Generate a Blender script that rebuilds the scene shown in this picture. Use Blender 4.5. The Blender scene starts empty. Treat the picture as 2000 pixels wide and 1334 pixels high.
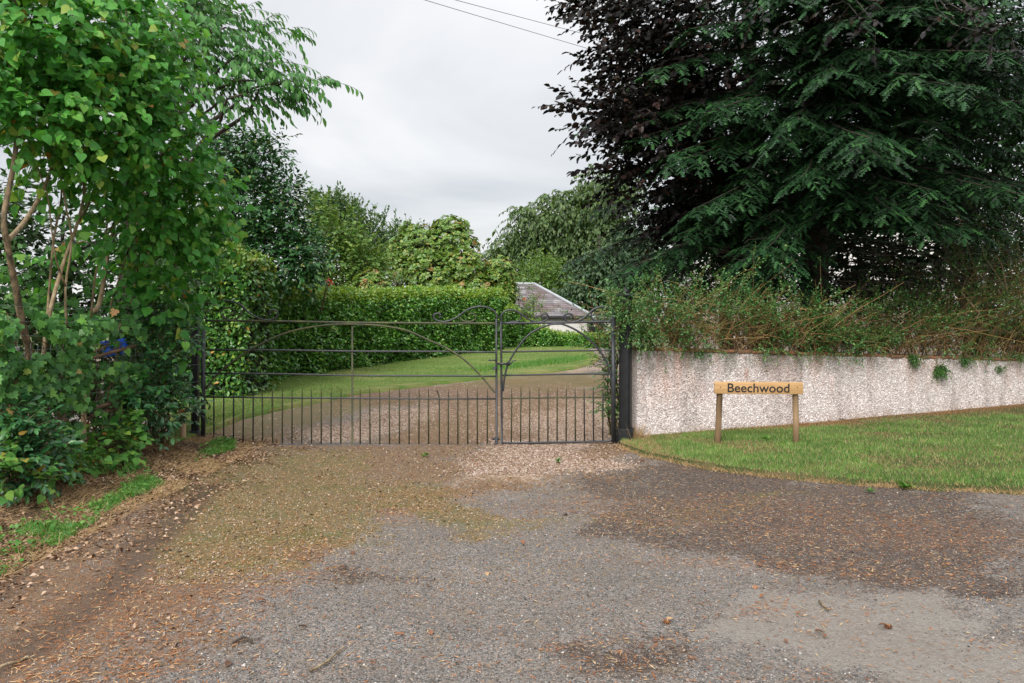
import bpy, math, random
import numpy as np
from mathutils import Vector

random.seed(11)
rng = np.random.default_rng(11)
SC = bpy.context.scene
COL = SC.collection
R = math.radians

# ------------------------------------------------------------------ camera
F = 28.0 / 36.0 * 2000.0          # focal length in photograph pixels
CH = 1.4                          # camera height
HY = 625.0                        # horizon row of the photograph
cam_d = bpy.data.cameras.new('camera')
cam = bpy.data.objects.new('camera', cam_d)
COL.objects.link(cam)
cam.location = (0, 0, CH)
cam.rotation_euler = (R(90), 0, 0)
cam_d.lens = 28.0
cam_d.sensor_width = 36.0
cam_d.shift_y = -0.021
cam_d.clip_start = 0.05
cam_d.clip_end = 3000
SC.camera = cam

# ------------------------------------------------------------------ sky, sun, exposure
SUN_EL, SUN_AZ = R(38), R(200)     # azimuth clockwise from +Y
world = bpy.data.worlds.new('World')
SC.world = world
world.use_nodes = True
wn, wl = world.node_tree.nodes, world.node_tree.links
wn.clear()
w_out = wn.new('ShaderNodeOutputWorld')
w_bg = wn.new('ShaderNodeBackground')
w_bg.inputs['Strength'].default_value = 0.1
sky = wn.new('ShaderNodeTexSky')
sky.sky_type = 'NISHITA'
sky.sun_disc = False
sky.sun_elevation = SUN_EL
sky.sun_rotation = SUN_AZ
tc = wn.new('ShaderNodeTexCoord')
sep = wn.new('ShaderNodeSeparateXYZ')
wl.new(tc.outputs['Generated'], sep.inputs[0])


def wmath(op, a, b=None, clamp=False):
    n = wn.new('ShaderNodeMath')
    n.operation = op
    n.use_clamp = clamp
    for i, v in enumerate((a, b)):
        if v is None:
            continue
        if isinstance(v, (int, float)):
            n.inputs[i].default_value = v
        else:
            wl.new(v, n.inputs[i])
    return n.outputs[0]


elev = wmath('MAXIMUM', sep.outputs[2], 0.0)
den = wmath('ADD', elev, 0.22)
comb = wn.new('ShaderNodeCombineXYZ')
wl.new(wmath('DIVIDE', sep.outputs[0], den), comb.inputs[0])
wl.new(wmath('DIVIDE', sep.outputs[1], den), comb.inputs[1])
n1 = wn.new('ShaderNodeTexNoise')
n1.inputs['Scale'].default_value = 0.9
n1.inputs['Detail'].default_value = 6
n1.inputs['Roughness'].default_value = 0.5
n1.inputs['Distortion'].default_value = 0.5
wl.new(comb.outputs[0], n1.inputs['Vector'])
ramp = wn.new('ShaderNodeValToRGB')
ramp.color_ramp.elements[0].position = 0.38
ramp.color_ramp.elements[0].color = (0.66, 0.685, 0.715, 1)
ramp.color_ramp.elements[1].position = 0.6
ramp.color_ramp.elements[1].color = (0.98, 0.97, 0.965, 1)
wl.new(n1.outputs[0], ramp.inputs[0])
lum = wmath('ADD', wmath('MULTIPLY', wmath('POWER', elev, 3.0), 9.5), 3.75)       # overcast sky: brighter towards the zenith
vm = wn.new('ShaderNodeVectorMath')
vm.operation = 'SCALE'
wl.new(ramp.outputs[0], vm.inputs[0])
wl.new(lum, vm.inputs['Scale'])
mixw = wn.new('ShaderNodeMix')
mixw.data_type = 'RGBA'
mixw.inputs['Factor'].default_value = 0.93
wl.new(sky.outputs[0], mixw.inputs['A'])
wl.new(vm.outputs[0], mixw.inputs['B'])
wl.new(mixw.outputs['Result'], w_bg.inputs['Color'])
wl.new(w_bg.outputs[0], w_out.inputs['Surface'])

sun_d = bpy.data.lights.new('sun', 'SUN')
sun_d.energy = 1.5
sun_d.angle = R(24)
sun_d.color = (1.0, 0.95, 0.88)
sun = bpy.data.objects.new('sun', sun_d)
COL.objects.link(sun)
sdir = Vector((math.sin(SUN_AZ) * math.cos(SUN_EL), math.cos(SUN_AZ) * math.cos(SUN_EL), math.sin(SUN_EL)))
sun.rotation_euler = sdir.to_track_quat('Z', 'Y').to_euler()
sun.location = (0, 0, 30)

SC.view_settings.view_transform = 'Standard'
SC.view_settings.look = 'None'
SC.view_settings.gamma = 1.0
SC.view_settings.exposure = 1.32
SC.view_settings.use_curve_mapping = False
SC.cycles.max_bounces = 4
SC.cycles.diffuse_bounces = 2
SC.cycles.glossy_bounces = 2
SC.cycles.transmission_bounces = 3
SC.cycles.transparent_max_bounces = 4
SC.cycles.use_denoising = True
try:
    SC.cycles.denoiser = 'OPENIMAGEDENOISE'
except Exception:
    pass
SC.render.film_transparent = False


# ------------------------------------------------------------------ numeric helpers
def ss(a, b, x):
    t = np.clip((np.asarray(x, float) - a) / (b - a), 0, 1)
    return t * t * (3 - 2 * t)


def H(x, y):
    """height of the land"""
    x = np.asarray(x, float)
    y = np.asarray(y, float)
    h = 0.42 * ss(10, 27, y) - 1.25 * ss(29.5, 41, y)
    h = h + 0.10 * ss(2.9, 4.0, -x) * (1 - ss(8.6, 10.5, y))
    return h


def at(px, py, d):
    """a point seen at photograph pixel (px,py) standing d metres away"""
    return np.array([(px - 1000.0) / F * d, d, CH - (py - HY) / F * d])


_G = {}


def G(px, py):
    """the ground point under a photograph pixel"""
    if (px, py) not in _G:
        _G[(px, py)] = G_(px, py)
    return _G[(px, py)].copy()


def G_(px, py):
    d = 2.0
    while d < 80:
        p = at(px, py, d)
        if p[2] <= float(H(p[0], d)):
            break
        d += 0.01
    return np.array([p[0], d])


def hash2(ix, iy, s):
    v = np.sin(ix * 127.1 + iy * 311.7 + s * 74.7) * 43758.5453
    return v - np.floor(v)


def vnoise(x, y, s=0):
    x = np.asarray(x, float)
    y = np.asarray(y, float)
    ix, iy = np.floor(x), np.floor(y)
    fx, fy = x - ix, y - iy
    fx = fx * fx * (3 - 2 * fx)
    fy = fy * fy * (3 - 2 * fy)
    a = hash2(ix, iy, s) * (1 - fx) + hash2(ix + 1, iy, s) * fx
    b = hash2(ix, iy + 1, s) * (1 - fx) + hash2(ix + 1, iy + 1, s) * fx
    return a * (1 - fy) + b * fy


def fbm(x, y, s=0, o=4):
    t, a, n = 0, 0.5, 0
    for i in range(o):
        t = t + a * vnoise(np.asarray(x) * 2 ** i, np.asarray(y) * 2 ** i, s + i * 3)
        n += a
        a *= 0.5
    return t / n


def unit(v):
    v = np.asarray(v, float)
    return v / np.maximum(np.linalg.norm(v, axis=-1, keepdims=True), 1e-9)


def frames(d, nrm):
    """rotation matrices whose Y column is d and whose Z column is near nrm"""
    y = unit(d)
    x = unit(np.cross(y, nrm))
    z = np.cross(x, y)
    return np.stack([x, y, z], axis=-1)


def rdir(n):
    return unit(rng.normal(size=(n, 3)))


# ------------------------------------------------------------------ object helpers
def tag(o, label=None, cat=None, group=None, kind=None):
    if label:
        o['label'] = label
    if cat:
        o['category'] = cat
    if group:
        o['group'] = group
    if kind:
        o['kind'] = kind
    return o


def empty(name, loc=(0, 0, 0)):
    o = bpy.data.objects.new(name, None)
    o.empty_display_size = 0.1
    COL.objects.link(o)
    o.location = loc
    return o


def new_obj(name, me, parent=None):
    o = bpy.data.objects.new(name, me)
    COL.objects.link(o)
    if parent is not None:
        o.parent = parent
        o.matrix_parent_inverse = parent.matrix_basis.inverted()
    return o


def mesh_np(name, v, tris=None, quads=None, mat=None, smooth=False, attrs=None, mat_idx=None):
    me = bpy.data.meshes.new(name)
    v = np.ascontiguousarray(v, dtype=np.float32)
    me.vertices.add(len(v))
    me.vertices.foreach_set('co', v.ravel())
    loops, starts, tot = [], [], []
    c = 0
    for arr, k in ((tris, 3), (quads, 4)):
        if arr is None or len(arr) == 0:
            continue
        arr = np.asarray(arr, dtype=np.int32)
        loops.append(arr.ravel())
        starts.append(c + np.arange(len(arr)) * k)
        tot.append(np.full(len(arr), k))
        c += arr.size
    lp = np.concatenate(loops).astype(np.int32)
    st = np.concatenate(starts).astype(np.int32)
    me.loops.add(len(lp))
    me.loops.foreach_set('vertex_index', lp)
    me.polygons.add(len(st))
    me.polygons.foreach_set('loop_start', st)
    me.polygons.foreach_set('loop_total', np.concatenate(tot).astype(np.int32))
    if smooth:
        me.polygons.foreach_set('use_smooth', np.ones(len(st), dtype=bool))
    if mat is not None:
        me.materials.append(mat)
    me.update(calc_edges=True)
    for k, a in (attrs or {}).items():
        at_ = me.attributes.new(k, 'FLOAT', 'POINT')
        at_.data.foreach_set('value', np.ascontiguousarray(a, dtype=np.float32))
    return me


class MB:
    """collects shapes for one mesh"""

    def __init__(self):
        self.v, self.t, self.q, self.a, self.n = [], [], [], [], 0

    def add(self, v, tris=None, quads=None, rnd=None):
        v = np.asarray(v, float)
        if tris is not None and len(tris):
            self.t.append(np.asarray(tris) + self.n)
        if quads is not None and len(quads):
            self.q.append(np.asarray(quads) + self.n)
        self.v.append(v)
        self.a.append(np.full(len(v), random.random()) if rnd is None else np.broadcast_to(rnd, (len(v),)))
        self.n += len(v)
        return self

    def tubes(self, paths, radii, sides=4, caps=True):
        """paths (n,k,3), radii (n,k)"""
        paths = np.asarray(paths, float)
        if paths.ndim == 2:
            paths = paths[None]
        radii = np.asarray(radii, float)
        n, k, _ = paths.shape
        radii = np.broadcast_to(radii, (n, k))
        tan = np.empty_like(paths)
        tan[:, 1:-1] = paths[:, 2:] - paths[:, :-2]
        tan[:, 0] = paths[:, 1] - paths[:, 0]
        tan[:, -1] = paths[:, -1] - paths[:, -2]
        tan = unit(tan)
        ref = unit(paths[:, -1] - paths[:, 0])
        up = np.where(np.abs(ref[:, 2:3]) > 0.8, np.array([[1.0, 0.13, 0]]), np.array([[0, 0.0, 1.0]]))
        a = unit(np.cross(tan, up[:, None, :]))
        b = np.cross(tan, a)
        ang = np.arange(sides) / sides * 2 * math.pi + math.pi / 4
        ring = (a[:, :, None, :] * np.cos(ang)[None, None, :, None] + b[:, :, None, :] * np.sin(ang)[None, None, :, None])
        v = paths[:, :, None, :] + ring * radii[:, :, None, None]
        base = (np.arange(n) * k * sides)[:, None, None]
        j = np.arange(k - 1)[None, :, None] * sides
        s = np.arange(sides)[None, None, :]
        s2 = (s + 1) % sides
        q = np.stack([base + j + s, base + j + s2, base + j + sides + s2, base + j + sides + s], axis=-1).reshape(-1, 4)
        self.add(v.reshape(-1, 3), quads=q[:, ::-1], rnd=np.repeat(rng.random(n), k * sides))
        if caps and sides == 4:
            off = self.n - n * k * sides
            c0 = (np.arange(n) * k * sides)[:, None] + np.arange(4)[None] + off
            c1 = c0 + (k - 1) * sides
            self.q.append(c0)
            self.q.append(c1[:, ::-1])
        elif caps:
            off = self.n - n * k * sides
            for i0 in ((np.arange(n) * k * sides)[:, None], ((np.arange(n) * k + (k - 1)) * sides)[:, None]):
                for m in range(1, sides - 1):
                    self.t.append(np.concatenate([i0, i0 + m, i0 + m + 1], axis=1) + off)
        return self

    def box(self, lo, hi, M=None):
        lo, hi = np.asarray(lo, float), np.asarray(hi, float)
        v = np.array([[x, y, z] for x in (0, 1) for y in (0, 1) for z in (0, 1)], float) * (hi - lo) + lo
        if M is not None:
            v = np.array([list(M @ Vector(p)) for p in v])
        self.add(v, quads=[[0, 1, 3, 2], [4, 6, 7, 5], [0, 4, 5, 1], [2, 3, 7, 6], [0, 2, 6, 4], [1, 5, 7, 3]])
        return self

    def prism(self, poly, z0, z1, loc=(0, 0), top_scale=1.0):
        poly = np.asarray(poly, float)
        n = len(poly)
        v = np.concatenate([np.c_[poly + loc, np.full(n, z0)], np.c_[poly * top_scale + loc, np.full(n, z1)]])
        q = [[i, (i + 1) % n, n + (i + 1) % n, n + i] for i in range(n)]
        t = [[n, n + i, n + i + 1] for i in range(1, n - 1)] + [[0, i + 1, i] for i in range(1, n - 1)]
        self.add(v, tris=t, quads=q)
        return self

    def build(self, name, mat, parent=None, smooth=False, bevel=0):
        me = mesh_np(name, np.concatenate(self.v), np.concatenate(self.t) if self.t else None,
                     np.concatenate(self.q) if self.q else None, mat, smooth, {'rnd': np.concatenate(self.a)})
        o = new_obj(name, me, parent)
        if bevel:
            m = o.modifiers.new('bevel', 'BEVEL')
            m.width = bevel
            m.segments = 2
            m.limit_method = 'ANGLE'
        return o


def scatter_mesh(name, tmpl, P, M, S, mat, smooth=True, rnd=None):
    tv, tf = tmpl
    tv = np.asarray(tv, float)
    tf = np.asarray(tf)
    n, k = len(P), len(tv)
    S = np.asarray(S, float)
    if S.ndim == 1:
        S = S[:, None]
    v = np.einsum('nij,nkj->nki', M, tv[None] * S[:, None, :]) + np.asarray(P)[:, None, :]
    f = (tf[None] + (np.arange(n) * k)[:, None, None]).reshape(-1, 3)
    if rnd is None:
        rnd = rng.random(n)
    return mesh_np(name, v.reshape(-1, 3), tris=f, mat=mat, smooth=smooth, attrs={'rnd': np.repeat(rnd, k)})


def scatter(name, tmpl, P, M, S, mat, parent=None, smooth=True, rnd=None, kind='stuff'):
    o = new_obj(name, scatter_mesh(name, tmpl, P, M, S, mat, smooth, rnd), parent)
    if kind:
        o['kind'] = kind
    return o


def pick_visible(P, n, cell=14):
    """indices of the n leaves nearest the front of the mass (one per small cell)"""
    d = P[:, 1]
    px = (1000 + P[:, 0] / d * F)
    py = (HY - (P[:, 2] - CH) / d * F)
    ok = (px > -10) & (px < 2010) & (py > -10) & (py < 1340) & (d > 1)
    order = np.argsort(d)
    seen, out = set(), []
    for i in order:
        if not ok[i]:
            continue
        key = (int(px[i] // cell), int(py[i] // cell))
        if key in seen:
            continue
        seen.add(key)
        out.append(i)
    return np.array(out[:n], int)


def leaf_parts(name, tmpl, P, M, S, mat, parent, n, cell=14):
    """the n foremost leaves as parts of their own; returns the mask of the others"""
    idx = pick_visible(P, n, cell)
    me = mesh_np(name, np.asarray(tmpl[0], float), tris=np.asarray(tmpl[1]), mat=mat, smooth=True)
    from mathutils import Matrix
    S = np.asarray(S, float)
    pinv = parent.matrix_basis.inverted()
    for i in idx:
        s = S[i] if S.ndim > 1 else (S[i],) * 3
        m = M[i]
        mw = Matrix(((m[0][0] * s[0], m[0][1] * s[1], m[0][2] * s[2], P[i][0]),
                     (m[1][0] * s[0], m[1][1] * s[1], m[1][2] * s[2], P[i][1]),
                     (m[2][0] * s[0], m[2][1] * s[1], m[2][2] * s[2], P[i][2]),
                     (0, 0, 0, 1)))
        o = bpy.data.objects.new(name, me)
        COL.objects.link(o)
        o.parent = parent
        o.matrix_parent_inverse = pinv
        o.matrix_basis = mw
    keep = np.ones(len(P), bool)
    keep[idx] = False
    return keep


# ------------------------------------------------------------------ leaf shapes (base at origin, tip +Y, face +Z)
def diamond(w=0.42, fold=0.12, droop=0.1):
    return ([(0, 0, 0), (w, .45, fold), (0, 1, -droop), (-w, .45, fold)], [(0, 1, 2), (0, 2, 3)])


def oval(w=0.3, fold=0.06, droop=0.12):
    v = [(0, 0, 0), (0, .5, .0), (0, 1, -droop)]
    for s in (1, -1):
        v += [(s * w * .72, .22, fold), (s * w, .5, fold), (s * w * .66, .8, fold - droop * .5)]
    f = [(0, 3, 1), (3, 4, 1), (4, 5, 1), (5, 2, 1), (0, 1, 6), (6, 1, 7), (7, 1, 8), (8, 1, 2)]
    return v, f


def heart(fold=0.1, droop=0.16):
    v = [(0, 0, 0), (0, .38, .01), (0, .72, -.05), (0, 1.0, -droop)]
    side = [(.2, -.08, fold * .7), (.4, .06, fold), (.45, .3, fold * .9), (.34, .56, fold * .5), (.15, .8, -.02 - droop * .3)]
    for s in (1, -1):
        v += [(s * a, b, c) for a, b, c in side]
    f = []
    for o, flip in ((4, 0), (9, 1)):
        tr = [(0, o, o + 1), (0, o + 1, 1), (1, o + 1, o + 2), (1, o + 2, o + 3), (1, o + 3, 2), (2, o + 3, o + 4), (2, o + 4, 3)]
        f += [t[::-1] if flip else t for t in tr]
    return v, f


def ivy_shape():
    out = [(0, 0), (.3, -.08), (.5, .2), (.3, .36), (.4, .62), (.16, .6), (0, 1.0), (-.16, .6), (-.4, .62), (-.3, .36), (-.5, .2), (-.3, -.08)]
    v = [(0, .32, .0)] + [(x, y, .05 * abs(x) / .5 - .05 * y) for x, y in out]
    n = len(out)
    return v, [(0, 1 + i, 1 + (i + 1) % n) for i in range(n)]


def shoot(n=4, w=0.2):
    """a needle clad conifer shoot: saw edged rows of needles along an axis"""
    v, f = [], []
    for i in range(n):
        y = i / n
        L = w * (1.0 - 0.5 * abs(y - .25)) + .02
        for s in (1, -1):
            b = len(v)
            v += [(0, y, .02), (0, y + 1.25 / n, .02), (s * L, y + .22, -.03)]
            f.append((b, b + 1, b + 2) if s > 0 else (b, b + 2, b + 1))
    b = len(v)
    v += [(0, 0, 0), (0, .95, 0), (0, .5, w * .55), (-.05, .9, 0), (.05, .9, 0), (0, 1.12, 0)]
    f += [(b, b + 1, b + 2), (b + 3, b + 4, b + 5)]
    return v, f


def stone(seed):
    """a chipping, its underside left open against the ground"""
    r = np.random.default_rng(seed)
    v = np.array([(1, 0, -.12), (0, 1, -.12), (-1, 0, -.12), (0, -1, -.12), (.1, 0, .62)], float)
    v[:, :2] *= r.uniform(.75, 1.1, (5, 1))
    v += r.normal(0, .13, v.shape)
    return v * .5, [(0, 1, 4), (1, 2, 4), (2, 3, 4), (3, 0, 4)]


def oval4(w=.36, fold=.07, droop=.12):
    return ([(0, 0, 0), (w * .95, .36, fold), (w * .7, .74, fold - droop * .4), (0, 1, -droop), (-w * .7, .74, fold - droop * .4), (-w * .95, .36, fold)],
            [(0, 1, 2), (0, 2, 3), (0, 3, 4), (0, 4, 5)])


BLADE = ([(-.5, 0, 0), (.5, 0, 0), (0, 1, 0)], [(0, 1, 2)])


# ------------------------------------------------------------------ materials
def mat_new(name):
    m = bpy.data.materials.new(name)
    m.use_nodes = True
    nt = m.node_tree
    nt.nodes.clear()
    out = nt.nodes.new('ShaderNodeOutputMaterial')
    return m, nt, out


def ramp_node(nt, stops, interp='LINEAR'):
    r = nt.nodes.new('ShaderNodeValToRGB')
    e = r.color_ramp.elements
    r.color_ramp.interpolation = interp
    while len(e) < len(stops):
        e.new(0.5)
    for i, (p, c) in enumerate(stops):
        e[i].position = p
        e[i].color = (*c, 1)
    return r


def rnd_value(nt):
    """random number per leaf, whether the leaf is its own object or one of many in a mesh"""
    a = nt.nodes.new('ShaderNodeAttribute')
    a.attribute_name = 'rnd'
    o = nt.nodes.new('ShaderNodeObjectInfo')
    s = nt.nodes.new('ShaderNodeMath')
    s.operation = 'ADD'
    nt.links.new(a.outputs['Fac'], s.inputs[0])
    nt.links.new(o.outputs['Random'], s.inputs[1])
    fr = nt.nodes.new('ShaderNodeMath')
    fr.operation = 'FRACT'
    nt.links.new(s.outputs[0], fr.inputs[0])
    return fr.outputs[0]


def leaf_mat(name, stops, rough=0.45, trans=0.25, spec=0.5, blotch=0.25, bscale=25):
    m, nt, out = mat_new(name)
    L = nt.links
    rv = rnd_value(nt)
    r = ramp_node(nt, stops)
    L.new(rv, r.inputs[0])
    tcn = nt.nodes.new('ShaderNodeTexCoord')
    geo = nt.nodes.new('ShaderNodeNewGeometry')
    no = nt.nodes.new('ShaderNodeTexNoise')
    no.inputs['Scale'].default_value = bscale
    no.inputs['Detail'].default_value = 2
    L.new(geo.outputs['Position'], no.inputs['Vector'])
    hs = nt.nodes.new('ShaderNodeMapRange')
    hs.inputs['To Min'].default_value = 1 - blotch
    hs.inputs['To Max'].default_value = 1 + blotch
    L.new(no.outputs[0], hs.inputs['Value'])
    sc = nt.nodes.new('ShaderNodeVectorMath')
    sc.operation = 'SCALE'
    L.new(r.outputs[0], sc.inputs[0])
    L.new(hs.outputs[0], sc.inputs['Scale'])
    p = nt.nodes.new('ShaderNodeBsdfPrincipled')
    p.inputs['Roughness'].default_value = rough
    p.inputs['Specular IOR Level'].default_value = spec
    L.new(sc.outputs[0], p.inputs['Base Color'])
    t = nt.nodes.new('ShaderNodeBsdfTranslucent')
    tint = nt.nodes.new('ShaderNodeMix')
    tint.data_type = 'RGBA'
    tint.blend_type = 'MULTIPLY'
    tint.inputs['Factor'].default_value = 1
    tint.inputs['B'].default_value = (1.5, 1.35, 0.6, 1)
    L.new(sc.outputs[0], tint.inputs['A'])
    L.new(tint.outputs['Result'], t.inputs['Color'])
    mx = nt.nodes.new('ShaderNodeMixShader')
    mx.inputs[0].default_value = trans
    L.new(p.outputs[0], mx.inputs[1])
    L.new(t.outputs[0], mx.inputs[2])
    L.new(mx.outputs[0], out.inputs[0])
    return m


def surf_mat(name, stops, scale=8, detail=6, rough=0.8, bump=0.3, bscale=None, stretch=(1, 1, 1), metallic=0, spec=0.4, use_rnd=0.0, dist=0.01):
    """noise coloured surface in object space"""
    m, nt, out = mat_new(name)
    L = nt.links
    tcn = nt.nodes.new('ShaderNodeTexCoord')
    mp = nt.nodes.new('ShaderNodeMapping')
    mp.inputs['Scale'].default_value = stretch
    L.new(tcn.outputs['Object'], mp.inputs[0])
    no = nt.nodes.new('ShaderNodeTexNoise')
    no.inputs['Scale'].default_value = scale
    no.inputs['Detail'].default_value = detail
    no.inputs['Roughness'].default_value = 0.62
    L.new(mp.outputs[0], no.inputs['Vector'])
    fac = no.outputs[0]
    if use_rnd:
        rv = rnd_value(nt)
        mr = nt.nodes.new('ShaderNodeMath')
        mr.operation = 'MULTIPLY_ADD'
        mr.inputs[1].default_value = use_rnd
        L.new(rv, mr.inputs[0])
        L.new(fac, mr.inputs[2])
        sb = nt.nodes.new('ShaderNodeMath')
        sb.operation = 'SUBTRACT'
        sb.inputs[1].default_value = use_rnd * 0.5
        L.new(mr.outputs[0], sb.inputs[0])
        fac = sb.outputs[0]
    r = ramp_node(nt, stops)
    L.new(fac, r.inputs[0])
    p = nt.nodes.new('ShaderNodeBsdfPrincipled')
    p.inputs['Roughness'].default_value = rough
    p.inputs['Metallic'].default_value = metallic
    p.inputs['Specular IOR Level'].default_value = spec
    L.new(r.outputs[0], p.inputs['Base Color'])
    if bump:
        n2 = nt.nodes.new('ShaderNodeTexNoise')
        n2.inputs['Scale'].default_value = bscale or scale * 3
        n2.inputs['Detail'].default_value = 4
        L.new(mp.outputs[0], n2.inputs['Vector'])
        b = nt.nodes.new('ShaderNodeBump')
        b.inputs['Strength'].default_value = bump
        b.inputs['Distance'].default_value = dist
        L.new(n2.outputs[0], b.inputs['Height'])
        L.new(b.outputs[0], p.inputs['Normal'])
    L.new(p.outputs[0], out.inputs[0])
    return m


def rnd_mat(name, stops, rough=0.8, spec=0.3, interp='LINEAR'):
    """colour differs from piece to piece only"""
    m, nt, out = mat_new(name)
    r = ramp_node(nt, stops, interp)
    nt.links.new(rnd_value(nt), r.inputs[0])
    p = nt.nodes.new('ShaderNodeBsdfPrincipled')
    p.inputs['Roughness'].default_value = rough
    p.inputs['Specular IOR Level'].default_value = spec
    nt.links.new(r.outputs[0], p.inputs['Base Color'])
    nt.links.new(p.outputs[0], out.inputs[0])
    return m


# -- foliage colours
M_LILAC = leaf_mat('lilac_leaf', [(0, (.042, .18, .034)), (.45, (.075, .29, .046)), (.8, (.12, .37, .06)), (.95, (.18, .40, .07)), (.987, (.32, .42, .08)), (.994, (.34, .24, .06)), (1, (.34, .13, .04))], rough=.42, trans=.4, spec=.3)
M_CHERRY = leaf_mat('cherry_leaf', [(0, (0.0411, 0.1392, 0.0339)), (0.6, (0.0629, 0.2057, 0.0436)), (1, (0.115, 0.2844, 0.0605))], rough=.42, trans=.35, spec=.3)
M_DARKLAUREL = leaf_mat('laurel_leaf', [(0, (0.018, 0.0696, 0.0216)), (0.6, (0.03, 0.1056, 0.0288)), (0.95, (0.06, 0.162, 0.0408)), (1, (0.156, 0.18, 0.036))], rough=.36, trans=.12, spec=.35)
M_IVY = leaf_mat('ivy_leaf', [(0, (0.0279, 0.1025, 0.0217)), (0.6, (0.0497, 0.1631, 0.031)), (0.93, (0.101, 0.2639, 0.0466)), (0.985, (0.1863, 0.3726, 0.0621)), (1, (0.4657, 0.2639, 0.1087))], rough=.45, trans=.12, spec=.3)
M_GLOSS = leaf_mat('glossy_leaf', [(0, (0.0175, 0.075, 0.025)), (0.7, (0.0275, 0.1125, 0.0325)), (1, (0.0562, 0.175, 0.0375))], rough=.34, trans=.08, spec=.45)
M_WEED = leaf_mat('weed_leaf', [(0, (.05, .16, .03)), (.7, (.085, .23, .035)), (.93, (.17, .27, .04)), (1, (.36, .15, .04))], rough=.6, trans=.3, spec=.25)
M_HEDGE = leaf_mat('hedge_leaf', [(0, (0.0489, 0.1631, 0.0261)), (0.5, (0.0897, 0.261, 0.0358)), (0.85, (0.1631, 0.3587, 0.0554)), (1, (0.2936, 0.4403, 0.0815))], rough=.32, trans=.16, spec=.6)
M_HEDGETOP = leaf_mat('young_hedge_leaf', [(0, (0.1265, 0.253, 0.0287)), (0.6, (0.207, 0.3335, 0.0403)), (1, (0.322, 0.391, 0.092))], rough=.4, trans=.3)
M_COLHEDGE = leaf_mat('column_hedge_leaf', [(0, (0.0372, 0.1216, 0.0286)), (0.6, (0.0715, 0.2074, 0.0372)), (0.93, (0.1645, 0.3146, 0.0501)), (0.985, (0.286, 0.3718, 0.0572)), (1, (0.572, 0.1716, 0.0429))], rough=.3, trans=.12, spec=.6)
M_RHODO = leaf_mat('rhododendron_leaf', [(0, (0.069, 0.161, 0.0253)), (0.55, (0.1265, 0.2472, 0.0345)), (0.9, (0.2185, 0.299, 0.0517)), (1, (0.345, 0.3105, 0.0805))], rough=.4, trans=.2)
M_RHODOTIP = leaf_mat('orange_young_leaf', [(0, (.2, .2, .05)), (.6, (.33, .22, .07)), (1, (.42, .17, .09))], rough=.5, trans=.25)
M_WILLOW = leaf_mat('willow_leaf', [(0, (.045, .095, .028)), (.6, (.075, .14, .038)), (1, (.13, .19, .05))], rough=.5, trans=.3)
M_FARDARK = leaf_mat('far_leaf_dark', [(0, (.022, .06, .022)), (.6, (.04, .09, .03)), (1, (.065, .12, .035))], rough=.5, trans=.2)
M_FARLIGHT = leaf_mat('far_leaf_light', [(0, (0.066, 0.156, 0.03)), (0.6, (0.108, 0.216, 0.0384)), (1, (0.192, 0.276, 0.054))], rough=.5, trans=.3)
M_FARBLUE = leaf_mat('far_leaf_blue', [(0, (0.046, 0.1035, 0.0403)), (0.6, (0.0747, 0.1437, 0.0517)), (1, (0.115, 0.184, 0.0633))], rough=.5, trans=.3)
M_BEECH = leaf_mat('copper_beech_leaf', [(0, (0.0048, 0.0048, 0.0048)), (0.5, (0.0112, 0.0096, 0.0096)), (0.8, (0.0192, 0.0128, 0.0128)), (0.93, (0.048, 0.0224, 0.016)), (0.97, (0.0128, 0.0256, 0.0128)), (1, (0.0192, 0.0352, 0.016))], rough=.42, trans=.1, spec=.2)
M_SPRUCE = leaf_mat('spruce_needle', [(0, (.005, .019, .006)), (.45, (.012, .044, .014)), (.8, (.022, .078, .024)), (1, (.045, .13, .035))], rough=.5, trans=.05, spec=.35)
M_WALLHEDGE = leaf_mat('box_honeysuckle_leaf', [(0, (.036, .12, .032)), (.6, (.06, .175, .04)), (.9, (.105, .23, .05)), (1, (.22, .22, .06))], rough=.38, trans=.15)
M_DRYLEAF = leaf_mat('dry_leaf', [(0, (.16, .085, .03)), (.6, (.24, .13, .045)), (1, (.3, .2, .08))], rough=.7, trans=.15)
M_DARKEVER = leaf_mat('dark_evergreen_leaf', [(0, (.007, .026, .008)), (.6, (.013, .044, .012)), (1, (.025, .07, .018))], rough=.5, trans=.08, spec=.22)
M_FENCEGREEN = leaf_mat('fence_shrub_leaf', [(0, (.016, .055, .013)), (.6, (.03, .09, .02)), (1, (.06, .14, .03))], rough=.45, trans=.12, spec=.3)
M_RED = leaf_mat('red_petal', [(0, (.5, .02, .03)), (1, (.6, .06, .05))], rough=.5, trans=.2)
M_GRASS = leaf_mat('grass_blade', [(0, (0.0585, 0.156, 0.0234)), (0.45, (0.0975, 0.2275, 0.0338)), (0.75, (0.156, 0.2795, 0.0494)), (0.85, (0.286, 0.273, 0.1105)), (1, (0.416, 0.338, 0.169))], rough=.55, trans=.25, blotch=.55, bscale=2.2)
M_LAWNGRASS = leaf_mat('lawn_grass_blade', [(0, (.08, .17, .03)), (.5, (.14, .235, .045)), (.8, (.22, .28, .08)), (1, (.4, .36, .18))], rough=.55, trans=.25, blotch=.5, bscale=1.3)
M_GRASSB = leaf_mat('lush_grass_blade', [(0, (.05, .17, .025)), (.6, (.08, .24, .035)), (1, (.2, .3, .06))], rough=.5, trans=.3)
M_RUSTGRASS = leaf_mat('rusty_grass', [(0, (.16, .075, .03)), (.6, (.25, .13, .05)), (1, (.34, .22, .1))], rough=.7, trans=.15)
M_STRAW = leaf_mat('dead_grass', [(0, (.3, .2, .1)), (.6, (.4, .28, .14)), (1, (.3, .17, .08))], rough=.7, trans=.2)
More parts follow.
